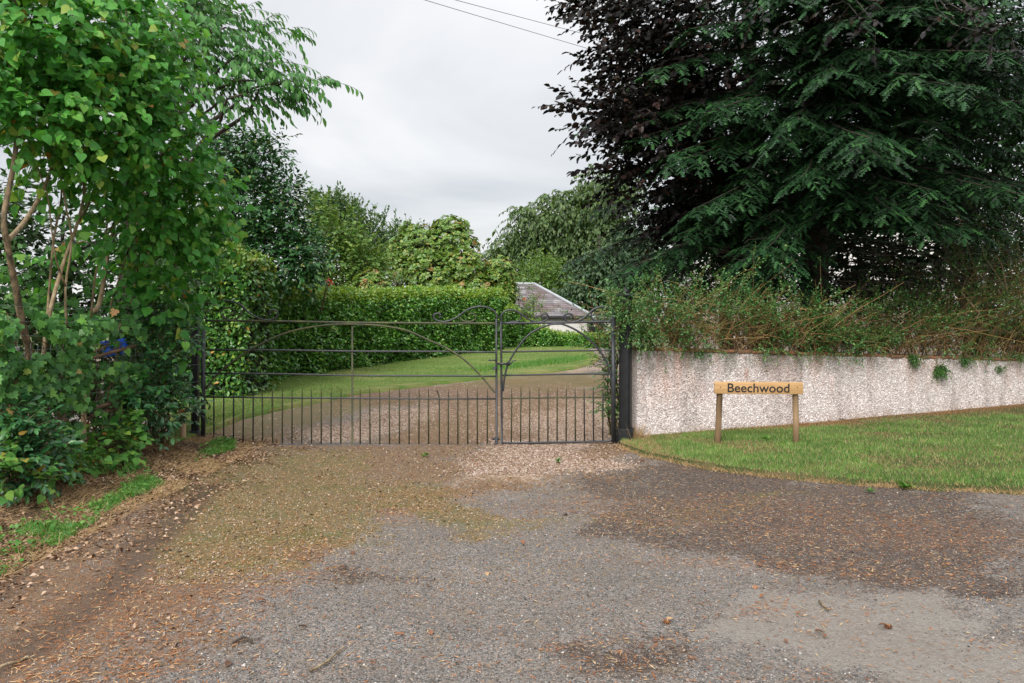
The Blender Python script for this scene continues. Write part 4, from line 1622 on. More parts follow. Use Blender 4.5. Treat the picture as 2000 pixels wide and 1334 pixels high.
STEMS = [
    ([(70, 880, .15), (62, 760, .1), (58, 690, .05), (45, 640, .0), (30, 560, -.05), (15, 480, -.1), (8, 420, -.1), (30, 300, .0), (36, 160, .1), (30, 30, .15), (25, -80, .2)], .036, .012),
    ([(15, 470, -.1), (50, 430, -.05), (85, 370, .1), (105, 310, .2), (120, 240, .3)], .020, .010),
    ([(75, 830, .2), (88, 670, .15), (100, 600, .1), (122, 520, .1), (150, 440, .1), (165, 370, .15), (150, 320, .2), (165, 200, .3)], .022, .009),
    ([(90, 660, .15), (95, 580, .2), (105, 470, .2), (120, 380, .25), (112, 300, .3)], .012, .007),
    ([(150, 440, .1), (172, 400, .15), (190, 350, .2), (185, 250, .3)], .012, .007),
    ([(60, 820, .25), (75, 740, .2), (72, 700, .15)], .030, .022),
    ([(180, 610, .4), (195, 590, .4), (212, 490, .5), (225, 430, .5), (235, 330, .6)], .028, .012),
    ([(255, 600, .4), (268, 540, .4), (262, 480, .4), (275, 400, .5), (300, 300, .6)], .016, .008),
    ([(262, 560, .4), (285, 510, .4), (305, 450, .45), (320, 390, .5)], .013, .007),
    ([(150, 760, .2), (165, 700, .15), (200, 680, .1), (222, 662, .1), (250, 600, .3)], .014, .010),
    ([(262, 600, .45), (300, 480, .5), (345, 400, .5)], .012, .006),
    ([(130, 640, .1), (128, 560, .05), (140, 470, .0), (128, 400, .0), (118, 330, .1), (122, 250, .2)], .011, .006),
    ([(128, 560, .05), (108, 500, .0), (100, 440, .0), (92, 380, .05), (70, 320, .1)], .008, .005),
    ([(178, 620, .2), (186, 540, .1), (205, 470, .05), (210, 400, .1), (196, 330, .2)], .011, .006),
    ([(205, 470, .05), (228, 420, .1), (240, 370, .2)], .008, .005),
    ([(215, 600, .3), (240, 520, .2), (262, 450, .2), (270, 380, .3)], .010, .006),
]
mb = MB()
for pts, a, b in STEMS:
    P = smooth_path(stem_at(pts), len(pts) * 4)
    o = MB().tubes(P, np.linspace(a, b, len(P))[None], 8, caps=True).build('stem', M_LILACBARK, lilac, smooth=True)
LE = [(170, 60, 7.1, 190, 120, .6), (60, 60, 6.5, 130, 130, .5), (60, 210, 6.4, 110, 100, .4), (190, 210, 7.1, 130, 110, .6), (260, 120, 7.5, 90, 110, .6), (325, 295, 7.8, 85, 80, .5, 1.2), (240, 320, 7.4, 110, 75, .5), (378, 400, 8.3, 52, 85, .45, 1.8), (300, 430, 7.9, 85, 70, .5, 1.2), (378, 465, 8.4, 46, 48, .4, 1.8), (320, 515, 8.2, 70, 45, .4, 1.2), (110, 300, 7.0, 100, 40, .4, .6), (215, 440, 7.5, 40, 50, .3, .6), (150, 520, 7.1, 18, 18, .12, 1.2)]
n = 1800
C, U = ell_points(LE, n, .3)
U2 = unit(U + np.array([.25, -.75, .1]))
D = unit(U2 * .8 + rdir(n) * .6 + np.array([0, 0, .15]))
P, M, S, path, rad = grow(C, D, rng.uniform(.22, .55, n), .048, .083, .25, 62, .5, nup=.7, jit=.42, face=U2 * 1.0, r0=.0035, pairs=True)
LE2 = [(360, 580, 8.5, 22, 25, .12), (350, 640, 8.45, 40, 45, .15), (352, 700, 8.45, 18, 45, .1), (325, 760, 8.3, 38, 50, .15, .6), (250, 775, 7.6, 25, 30, .1), (205, 655, 7.5, 25, 20, .1), (290, 610, 8.0, 60, 45, .2)]
n = 80
C2, Ub = ell_points(LE2, n, .3)
U3 = unit(Ub + np.array([.5, -.7, .2]))
P2, M2, S2, path2, rad2 = grow(C2, unit(U3 + rdir(n) * .6), rng.uniform(.15, .3, n), .05, .108, .3, 60, .8, nup=.5, jit=.25, face=U3, r0=.003, pairs=True)
P, M, S = np.r_[P, P2], np.r_[M, M2], np.r_[S, S2]
MB().tubes(np.r_[path, path2], np.r_[rad, rad2], 3, caps=False).build('twigs', M_STEM, lilac)['kind'] = 'stuff'
keep = leaf_parts('leaf', HEART, P, M, S, M_LILAC, lilac, 300, 15)
scatter('crown', HEART, P[keep], M[keep], S[keep], M_LILAC, lilac)

# ---------------------------------------------------------------- cherry reaching over
tree('cherry_tree', 'cherry tree with slim hanging leaves reaching over the lilac into the sky', 'tree', gbase(235, 10.2), at(250, -150, 10.2), .13,
     [(330, 40, 9.8, 110, 80, .6), (420, 60, 9.6, 110, 45, .45), (420, 120, 9.5, 120, 32, .4), (380, 160, 9.4, 90, 30, .4), (500, 130, 9.4, 90, 26, .3), (560, 160, 9.3, 60, 22, .25), (520, 175, 9.3, 60, 28, .25), (530, 50, 9.5, 60, 16, .2, .8), (590, 30, 9.5, 28, 10, .12, .6), (620, 165, 9.2, 28, 14, .15, .7), (460, 190, 9.3, 60, 20, .25), (300, 130, 9.8, 60, 60, .5), (390, 5, 9.7, 80, 25, .4), (280, 190, 9.9, 50, 50, .4)],
     430, .42, .034, .115, oval(.2, .04, .2), M_CHERRY, shell=.15, sag=.35, ang=40, droop=.85, outw=.25, up=.05, nlimb=26, r_limb=.06, jit=.22, bias=(.9, -.2, .05), fc=.4)

# ---------------------------------------------------------------- dark foliage behind the fence
t = tree('evergreen_shrub', 'dark evergreen shrub filling the gap behind the lilac stems', 'shrub', gbase(120, 8.6), at(120, 420, 8.6), .07,
         [(60, 500, 8.3, 150, 130, .6), (180, 560, 8.8, 120, 90, .5), (300, 560, 9.6, 100, 100, .5), (40, 640, 7.6, 120, 90, .4), (170, 700, 8.4, 120, 100, .4), (300, 720, 9.2, 90, 110, .4), (60, 800, 7.3, 110, 90, .35), (200, 820, 8.2, 90, 60, .3), (-20, 430, 8.2, 60, 100, .4), (330, 450, 10.2, 110, 90, .5)],
         1700, .35, .045, .085, oval4(.34), M_FENCEGREEN, shell=.1, sag=.1, droop=.25, twig_r=.003)

# ---------------------------------------------------------------- ivy over the fence
ivy = empty('ivy', (*fp(110, 900)[:2], .05))
tag(ivy, 'ivy with lobed leaves smothering the wire fence under the lilac', 'ivy')
n = 4300
qx = rng.uniform(-40, 270, n)
qy = 470 + rng.random(n) * 445
msk = (fbm(qx / 45, qy / 45, 3) > .40 + .35 * ss(640, 500, qy) * (rng.random(n) < .8)) & ~((qx > 158) & (qx < 250) & (qy > 655) & (qy < 705)) & ~((qy > 780) & (fbm(qx / 30, qy / 30, 8) < .5))
qx, qy = qx[msk], qy[msk]
n = len(qx)
off = .03 + .16 * fbm(qx / 40, qy / 40, 5) + rng.uniform(-.12, .05, n) - .45 * ss(640, 580, qy)
d = fence_d(qx)
P = np.c_[(qx - 1000) / F * d + off, d - off * .6, CH - (qy - HY) / F * d]
M = frames(np.c_[rng.normal(0, .5, n), rng.normal(-.2, .3, n), -1 + rng.normal(0, .35, n)], np.c_[.75 + rng.normal(0, .3, n), -.8 + rng.normal(0, .3, n), .45 + rng.normal(0, .3, n)])
S = rng.uniform(.045, .09, n)
keep = leaf_parts('leaf', IVY, P, M, S, M_IVY, ivy, 220, 16)
scatter('leaves', IVY, P[keep], M[keep], S[keep], M_IVY, ivy)
mb = MB()
for k in range(46):
    px, py = random.uniform(-20, 240), random.uniform(760, 940)
    pts = [fp(px + random.uniform(-1, 1) * 14 * j, py - j * random.uniform(18, 40), .05 + random.uniform(-.04, .05)) for j in range(6)]
    mb.tubes(smooth_path(pts, 14), np.linspace(.007, .003, 14)[None] * random.uniform(.5, 1.3), 5, caps=False)
mb.build('stems', M_LATH, ivy, smooth=True)['kind'] = 'stuff'


def shrub(name, label, ells, ntwig, tl, spacing, size, tmpl, mat, base, **kw):
    """low bush: stems from the ground and leaves"""
    parts, cell = kw.pop('parts', 0), kw.pop('cell', 14)
    face = np.array(kw.pop('face', (.4, -.7, .3)))
    cat = kw.pop('cat', 'shrub')
    group = kw.pop('group', None)
    sm = kw.pop('stem_mat', M_STEM)
    t = empty(name, base)
    tag(t, label, cat, group)
    C, U = ell_points(ells, ntwig, kw.pop('shell', .25))
    U = unit(U + face)
    D = unit(U * .7 + rdir(ntwig) * .6 + np.array([0, 0, kw.pop('up', .25)]))
    P, M, S, path, rad = grow(C, D, rng.uniform(tl * .6, tl * 1.3, ntwig), spacing, size, face=U * .8, **kw)
    mb = MB().tubes(path, rad, 3, caps=False)
    b = np.asarray(base, float)
    for q in C[:18]:
        LP, LR = limb(b + rng.normal(0, .06, 3) * np.array([1, 1, 0]), q, .008, .004, bow=.05)
        mb.tubes(LP, LR[None], 5, caps=False)
    mb.build('stems', sm, t)['kind'] = 'stuff'
    keep = np.ones(len(P), bool)
    if parts:
        keep = leaf_parts('leaf', tmpl, P, M, S, mat, t, parts, cell)
    scatter('leaves', tmpl, P[keep], M[keep], S[keep], mat, t)
    return t


shrub('laurel_bush', 'glossy dark leaved bush between the fence and the slim gate post', [(310, 680, 8.05, 60, 50, .2), (290, 740, 7.9, 60, 45, .2), (330, 790, 8.1, 55, 45, .2), (270, 830, 7.6, 55, 35, .18), (342, 820, 8.3, 22, 36, .12), (255, 790, 7.6, 40, 40, .15), (300, 620, 8.2, 45, 35, .2), (340, 660, 8.3, 40, 40, .15)],
      380, .24, .03, .075, oval(.22), M_GLOSS, (*fp(310, 880)[:2], .03), parts=160, cell=14, sag=.15, droop=.3)
shrub('laurel_bush', 'glossy dark leaved bush at the picture edge, low below the ivy', [(40, 850, 5.95, 60, 40, .2), (30, 920, 5.8, 60, 45, .2), (80, 890, 6.1, 45, 50, .15), (10, 800, 6.0, 30, 30, .15)],
      260, .22, .028, .07, oval(.22), M_GLOSS, (*fp(40, 970)[:2], .05), parts=120, cell=16, sag=.15, droop=.3)
shrub('bramble_weed', 'yellow green leafy weed growing out at the foot of the fence', [(225, 880, 7.05, 45, 40, .15), (180, 900, 6.8, 40, 25, .12), (245, 840, 7.2, 25, 30, .1), (120, 920, 6.4, 50, 22, .12), (200, 925, 6.8, 30, 14, .1)],
      120, .2, .036, .068, HEART, M_WEED, (*fp(200, 935)[:2], .04), parts=120, cell=16, sag=.2, droop=.4, cat='weed')
shrub('bramble_weed', 'pale green leafy weed at the picture edge in front of the glossy bush', [(15, 910, 5.6, 30, 35, .1), (60, 945, 5.7, 40, 20, .1)],
      36, .18, .036, .068, HEART, M_WEED, (*fp(20, 975)[:2], .05), parts=50, cell=16, sag=.2, droop=.4, cat='weed')

# ---------------------------------------------------------------- clipped hedges behind the gate


def hedge(name, label, pts, width, heights, nleaf, size, tmpl, mat, top_mat=None, round_=.25, group=None, topshare=.25, bumps=.16, parts=0, dens_back=.12):
    """clipped hedge along a ground line; heights per point"""
    pts = np.asarray(pts, float)
    seg = np.r_[0, np.cumsum(np.hypot(*np.diff(pts, axis=0).T))]
    tot = seg[-1]

    def pos(s):
        x, y = np.interp(s, seg, pts[:, 0]), np.interp(s, seg, pts[:, 1])
        e = .05
        tx = np.interp(s + e, seg, pts[:, 0]) - np.interp(s - e, seg, pts[:, 0])
        ty = np.interp(s + e, seg, pts[:, 1]) - np.interp(s - e, seg, pts[:, 1])
        tv = unit(np.c_[tx, ty])
        return np.c_[x, y], tv, np.interp(s, seg, heights)
    t = empty(name, (*pts[0], float(H(*pts[0]))))
    tag(t, label, 'hedge', group)
    # solid dark core, added unseen inside the leaves to block light
    ns = max(6, int(tot / .4))
    s = np.linspace(.12, tot - .12, ns)
    p, tv, h = pos(s)
    nv = np.c_[tv[:, 1], -tv[:, 0]]
    g = H(p[:, 0], p[:, 1])
    w = width / 2 - .16
    prof = [(-w, .02), (-w, .8), (-w * .6, .96), (0, 1.0), (w * .6, .96), (w, .8), (w, .02)]
    V = []
    for a, b in prof:
        V.append(np.c_[p + nv * a, g + (h - .15) * b])
    V = np.stack(V, 1).reshape(-1, 3)
    V += rng.normal(0, .03, V.shape)
    k = len(prof)
    q = [[i * k + j, i * k + j + 1, (i + 1) * k + j + 1, (i + 1) * k + j] for i in range(ns - 1) for j in range(k - 1)]
    MB().add(V, quads=q, tris=[[0, j, j + 1] for j in range(1, k - 1)] + [[(ns - 1) * k, (ns - 1) * k + j + 1, (ns - 1) * k + j] for j in range(1, k - 1)]).build('blocker_core', M_BLOCKER, t)
    # leaves: around the cross-section
    u = rng.random(nleaf)
    s = rng.random(nleaf) * tot
    side = rng.choice(4, nleaf, p=[.62 - dens_back, topshare, dens_back, .38 - topshare])   # front, top, back, ends
    s = np.where(side == 3, np.where(rng.random(nleaf) < .7, .02, tot - .02), s)
    p, tv, h = pos(s)
    nv = np.c_[tv[:, 1], -tv[:, 0]]
    front = np.where((nv * -p).sum(1, keepdims=True) > 0, 1.0, -1.0)
    nv = nv * front
    g = H(p[:, 0], p[:, 1])
    a = np.where(side == 0, 1.0, np.where(side == 2, -1.0, rng.uniform(-1, 1, nleaf)))
    zr = np.where(side == 1, 1.0, rng.random(nleaf) ** .85)
    # rounded shoulders
    sh = np.clip((zr - (1 - round_)) / round_, 0, 1)
    a = a * np.where(side != 1, np.sqrt(np.maximum(0, 1 - .45 * sh ** 2)), 1)
    zr = np.where(side == 1, 1 - .10 * np.abs(a) ** 3, zr)
    bm = bumps * (fbm(s * 1.6 + a * 2, zr * h * 1.6 + 7, 21, 3) - .5) * 2
    dep = rng.uniform(-.10, .05, nleaf) + bm
    on = np.where((side == 1)[:, None], np.c_[np.zeros(nleaf), np.zeros(nleaf), np.ones(nleaf)],
                  np.where((side == 3)[:, None], np.c_[tv * np.where(s < tot / 2, -1, 1)[:, None], np.zeros(nleaf)], np.c_[nv * np.sign(a)[:, None], np.zeros(nleaf)]))
    P = np.c_[p + nv * (a * width / 2)[:, None], g + zr * h * (1 + 0 * s)]
    P = P + on * dep[:, None]
    P[:, 2] = np.maximum(P[:, 2], g + .04)
    D = on * .7 + rng.normal(0, .55, (nleaf, 3)) + np.array([0, 0, -.15])
    N_ = on * .55 + np.array([0, 0, .6]) + rng.normal(0, .4, (nleaf, 3))
    M = frames(D, N_)
    S = rng.uniform(size * .6, size * 1.2, nleaf)
    young = (zr > .88 + .09 * (fbm(s * 2, s * 0, 9) - .5)) & (rng.random(nleaf) < .8) if top_mat else np.zeros(nleaf, bool)
    keep = ~young
    if parts:
        kk = leaf_parts('leaf', tmpl, P, M, S, mat, t, parts, 10)
        keep &= kk
    scatter('leaves', tmpl, P[keep], M[keep], S[keep], mat, t)
    if young.any():
        scatter('young_leaves', tmpl, P[young], M[young], S[young], top_mat, t)
    return t


M_BLOCKER = surf_mat('dark_blocker', [(.3, (.012, .014, .008)), (.7, (.03, .032, .016))], scale=25, rough=1.0, bump=.8, dist=.05)  # near black, for the added light blocking cores inside the hedges
ha = G(470, 770) + np.array([-.4, .45])
hb = G(975, 687)
hl0 = G(518, 757) + np.array([-.9, .55])
hedge('column_hedge', 'tall rounded evergreen hedge block standing just inside the wide gate leaf', [(-6.6, 14.4), (-5.4, 14.15), (-4.42, 14.1)], 1.5, [2.75, 2.82, 2.45], 17000, .09, oval4(.3), M_COLHEDGE, M_RHODO, round_=.5, topshare=.12, bumps=.12)
hedge('clipped_hedge', 'long clipped laurel hedge running back along the lawn', [tuple(hl0), tuple(hl0 * .5 + hb * .5 + np.array([-.25, .3])), tuple(hb + np.array([-.35, .5]))], 1.25, [1.86, 1.88, 1.95], 52000, .088, diamond(.35, .1), M_HEDGE, M_HEDGETOP, round_=.25, topshare=.2, bumps=.22)
hedge('clipped_hedge', 'small bright hedge end beside the gap, seen through the gate meeting stiles', [(-.45, 27.2), (.15, 27.4)], 1.1, [1.45, 1.35], 3200, .09, diamond(.33, .1), M_HEDGE, M_HEDGETOP, topshare=.15)
hedge('clipped_hedge', 'low clipped hedge in front of the white bungalow', [(.35, 27.6), (1.6, 27.9), (3.3, 28.0)], .9, [1.0, .52, .48], 9000, .085, diamond(.33, .1), M_HEDGE, M_HEDGETOP, topshare=.2)

# ---------------------------------------------------------------- shrubs and trees beyond
tree('laurel_tree', 'tall dark glossy evergreen behind the column hedge', 'tree', gbase(455, 17.0), at(455, 330, 17.0), .11,
     [(440, 330, 16.6, 55, 65, .9), (500, 330, 16.4, 45, 55, .7), (480, 400, 16.3, 80, 70, .9), (545, 430, 16.2, 50, 70, .7), (530, 500, 16.0, 85, 65, .8), (590, 520, 15.9, 45, 55, .5), (470, 290, 16.4, 40, 30, .5), (545, 300, 16.4, 18, 30, .25), (450, 500, 16.5, 70, 80, .7), (560, 380, 16.2, 30, 30, .4), (600, 480, 15.8, 25, 40, .3), (420, 270, 16.4, 30, 25, .4)],
     2300, .42, .05, .115, oval4(.28), M_DARKLAUREL, bark=M_BARK, shell=.3, sag=.15, ang=50, droop=.35, up=.35, nlimb=14, r_limb=.05, fc=.5)
C, U = ell_points([(590, 566, 17.2, 20, 6, .2), (640, 550, 17.2, 8, 5, .15)], 46, .2)
t = empty('red_flower_bush', (*gbase(600, 17.9)[:2], float(H(-4, 17.9))))
tag(t, 'few red flowers under the tall dark evergreen', 'flower')
scatter('petals', OVALW, C, frames(rdir(46), U + np.array([0, -1, .3])), rng.uniform(.05, .09, 46), M_RED, t)
MB().tubes(np.stack([np.tile(np.array(gbase(600, 17.9)), (46, 1)), C * .5 + np.array(gbase(600, 17.9)) * .5 + np.array([0, 0, .1]), C], 1), np.full((46, 3), .004), 3, caps=False).build('stems', M_STEM, t)['kind'] = 'stuff'

tree('light_shrub', 'tall loose yellow green shrub beside the dark evergreen', 'shrub', gbase(640, 27), at(640, 420, 27), .09,
     [(620, 440, 27, 32, 55, .7), (650, 500, 27, 55, 60, .9), (700, 510, 27, 50, 50, .8), (610, 400, 27, 14, 24, .3), (730, 540, 27, 40, 35, .6), (640, 560, 26.5, 40, 30, .5), (680, 450, 27, 25, 30, .5)],
     1100, .5, .07, .16, DIA, M_FARLIGHT, bark=M_LILACBARK, shell=.2, sag=.1, up=.5, nlimb=18, r_limb=.05)
tree('poplar_tree', 'grey green upright tree rising behind the light shrub', 'tree', gbase(665, 44), at(665, 420, 44), .2,
     [(645, 440, 44, 40, 50, 1.5), (690, 460, 44, 45, 50, 1.5), (625, 420, 44, 20, 35, .8), (660, 405, 44, 14, 22, .6), (690, 420, 44, 10, 26, .5), (735, 480, 44, 18, 40, .8), (745, 450, 44, 7, 26, .4), (715, 520, 44, 50, 50, 1.4)],
     1300, .9, .1, .25, diamond(.26, .06), M_FARBLUE, shell=.1, sag=.02, up=1.1, outw=.3, droop=-.2, nlimb=14, r_limb=.09, fc=.2)
tree('poplar_tree', 'small far grey green treetop between the light shrub and the rhododendron', 'tree', gbase(775, 55), at(775, 480, 55), .2,
     [(760, 500, 55, 30, 40, 1.2), (790, 490, 55, 22, 40, 1), (770, 455, 55, 8, 18, .4), (820, 500, 55, 30, 50, 1.2)],
     600, 1.0, .12, .28, diamond(.26, .06), M_FARBLUE, shell=.1, sag=.02, up=1.1, outw=.3, droop=-.2, nlimb=8, r_limb=.08, fc=.2)


def rhodo(name, label, ells, n, base, size=.13, tips=.16, cat='shrub', mat=M_RHODO, group=None):
    """dense bush of leaf whorls"""
    t = empty(name, base)
    tag(t, label, cat, group)
    C, U = ell_points(ells, n, .55)
    K = 9
    ax = unit(U * .8 + np.array([0, -.1, .55]) + rdir(n) * .35)
    ref = unit(np.cross(ax, rdir(n)))
    r2 = np.cross(ax, ref)
    an = (np.arange(K) / K * 2 * math.pi)[None] + rng.random((n, 1)) * 6
    rad = ref[:, None] * np.cos(an)[..., None] + r2[:, None] * np.sin(an)[..., None]
    D = rad + ax[:, None] * rng.uniform(-.1, .6, (n, K, 1)) - np.array([0, 0, .15])
    P = C[:, None] + rad * .02 + rng.normal(0, .015, (n, K, 3))
    N_ = ax[:, None] + rad * -.2 + rng.normal(0, .15, (n, K, 3))
    M = frames(D.reshape(-1, 3), N_.reshape(-1, 3))
    S = rng.uniform(size * .7, size * 1.15, n * K)
    P = P.reshape(-1, 3)
    tip = np.repeat((U[:, 2] > .05) & (rng.random(n) < tips * 2), K)
    scatter('crown', DIA, P[~tip], M[~tip], S[~tip], mat, t)
    if tip.any():
        scatter('young_shoots', DIA, P[tip], M[tip], S[tip] * .8, M_RHODOTIP, t)
    b = np.asarray(base, float)
    mb = MB()
    for q in C[:24]:
        LP, LR = limb(b + rng.normal(0, .15, 3) * np.array([1, 1, 0]), q, .05, .012, bow=.05)
        mb.tubes(LP, LR[None], 6, caps=False)
    mb.build('limbs', M_BARK, t, smooth=True)
    return t


rhodo('rhododendron', 'large domed rhododendron with orange tinted young leaves behind the hedge', [(830, 490, 30, 65, 50, 1.2), (880, 480, 30, 55, 48, 1.1), (790, 500, 30, 40, 45, .9), (850, 540, 29.5, 90, 50, 1.3), (800, 450, 30, 22, 18, .5), (880, 440, 30, 35, 18, .6)], 1500, gbase(840, 30.5), .15, .02)
rhodo('rhododendron', 'yellower rhododendron lobe beside the domed one, nearer the bungalow', [(910, 520, 28.8, 45, 35, .8), (975, 540, 28.8, 35, 40, .8), (940, 570, 28.6, 65, 35, .8), (985, 570, 28.6, 25, 40, .6)], 900, gbase(945, 29.3), .14, .06)
rhodo('rhododendron', 'small green shrub with orange tips poking over the long hedge', [(725, 560, 25, 38, 28, .6), (725, 545, 25, 22, 20, .4)], 260, gbase(725, 25.3), .12, .12)
shrub('rose_bush', 'leafy rose bush against the corner of the bungalow', [(1018, 590, 29.4, 24, 40, .5), (1030, 640, 29, 26, 40, .4), (1000, 620, 29, 25, 40, .4), (1045, 610, 29.2, 16, 24, .3)], 330, .4, .06, .1, DIA, M_FARLIGHT, gbase(1020, 29.4), sag=.1, droop=.3)
C = np.array([at(1024, 584, 28.8), at(1022, 640, 28.6), at(1036, 600, 28.8)])
for q in C[:1]:
    t = empty('rose', q)
    tag(t, 'single orange pink rose bloom against the slate roof', 'flower')
    scatter('petals', OVALW, np.tile(q, (14, 1)), frames(rdir(14) + np.array([0, -.3, .2]), rdir(14) + np.array([0, -1, .3])), rng.uniform(.05, .09, 14), leaf_mat('rose_petal', [(0, (.7, .16, .08)), (1, (.75, .28, .18))], trans=.2), t)

# trees on the far right behind the bungalow
tree('willow_tree', 'tall pale willow with trailing branches behind the bungalow', 'tree', gbase(1120, 58), at(1120, 440, 58), .45,
     [(1040, 440, 58, 50, 45, 2), (1110, 420, 58, 60, 55, 2.2), (1170, 390, 58, 55, 60, 2.2), (1160, 460, 58, 70, 60, 2.2), (1000, 490, 58, 45, 40, 1.6), (1080, 500, 58, 80, 50, 2.2), (1210, 380, 58, 40, 60, 1.5), (1200, 500, 58, 60, 60, 2), (980, 510, 57, 30, 30, 1.2)],
     3600, 1.4, .12, .33, diamond(.26, .06), M_WILLOW, shell=.15, sag=.75, up=.2, outw=.4, droop=1.0, nlimb=26, r_limb=.16, fc=.3)
tree('birch_tree', 'dark green feathery tree between the bungalow roof and the gate post', 'tree', gbase(1170, 49), at(1170, 460, 49), .3,
     [(1160, 560, 48, 55, 50, 1.6), (1200, 520, 48, 50, 60, 1.6), (1130, 590, 47.5, 40, 30, 1.2), (1220, 580, 48, 50, 50, 1.4), (1250, 500, 49, 60, 60, 1.8)],
     2000, 1.1, .12, .3, diamond(.28, .06), M_FARDARK, shell=.15, sag=.5, up=.25, outw=.5, droop=.7, nlimb=18, r_limb=.12, fc=.3)
tree('bushy_tree', 'rounded mid green tree just above the bungalow ridge', 'tree', gbase(1060, 52), at(1060, 530, 52), .25,
     [(1060, 545, 52, 50, 45, 1.6), (1030, 570, 51, 30, 35, 1.2), (1085, 580, 51, 40, 35, 1.2)],
     700, .9, .1, .2, DIA, M_FARLIGHT, shell=.3, sag=.1, up=.3, droop=.3, nlimb=12, r_limb=.1)
tree('far_wood_tree', 'dark far tree closing the view behind the rhododendron', 'tree', gbase(900, 62), at(900, 520, 62), .3,
     [(880, 560, 62, 90, 45, 2.4), (760, 580, 62, 80, 40, 2.4), (980, 560, 62, 60, 50, 2), (640, 580, 60, 80, 50, 2.4)],
     1000, 1.2, .13, .24, DIA, M_FARDARK, shell=.1, sag=.1, up=.3, nlimb=8, r_limb=.1)

# ---------------------------------------------------------------- copper beech
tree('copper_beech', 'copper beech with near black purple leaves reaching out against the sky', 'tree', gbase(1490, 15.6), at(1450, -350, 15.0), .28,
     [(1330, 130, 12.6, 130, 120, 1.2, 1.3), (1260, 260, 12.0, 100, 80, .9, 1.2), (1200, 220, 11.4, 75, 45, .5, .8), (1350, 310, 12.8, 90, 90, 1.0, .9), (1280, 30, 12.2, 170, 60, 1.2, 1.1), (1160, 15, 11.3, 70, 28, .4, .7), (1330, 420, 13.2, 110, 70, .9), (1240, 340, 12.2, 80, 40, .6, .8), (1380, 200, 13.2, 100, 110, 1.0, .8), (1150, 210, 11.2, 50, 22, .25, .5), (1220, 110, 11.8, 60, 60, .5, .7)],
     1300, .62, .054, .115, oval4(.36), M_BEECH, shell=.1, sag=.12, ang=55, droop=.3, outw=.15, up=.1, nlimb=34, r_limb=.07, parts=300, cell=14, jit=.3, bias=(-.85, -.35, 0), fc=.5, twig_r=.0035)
C, U = ell_points([(1480, 10, 9.6, 50, 12, .2, .6), (1690, 45, 9.4, 40, 22, .2, 1.2), (1720, 5, 9.4, 90, 14, .25), (1950, 60, 9.2, 50, 34, .25, 1.2), (1890, 20, 9.3, 90, 16, .3), (1560, 40, 9.8, 60, 20, .25)], 30, .1)
D = unit(rdir(30) * .6 + np.array([-.6, -.3, -.35]))
P, M, S, path, rad = grow(C, D, rng.uniform(.25, .5, 30), .046, .09, .25, 55, .35, face=U * .4, r0=.003)
bt = [o for o in bpy.data.objects if o.name == 'copper_beech'][0]
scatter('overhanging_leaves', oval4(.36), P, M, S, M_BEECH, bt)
mb = MB().tubes(path, rad, 3, caps=False)
for q in C[:9]:
    LP, LR = limb(np.array([q[0] * .75 + 1.0, 11.6, 6.6 + random.uniform(-.3, .6)]), q, .018, .004, bow=.05)
    mb.tubes(LP, LR[None], 5, caps=False)
for k, q in enumerate(((5.2, 11.6, 6.6), (2.6, 11.6, 6.8), (7.2, 11.6, 6.9))):
    LP, LR = limb(np.array([4.7, 15.3, 6.0]), q, .06, .02)
    mb.tubes(LP, LR[None], 6, caps=False)
mb.build('overhanging_twigs', M_BARK, bt)['kind'] = 'stuff'

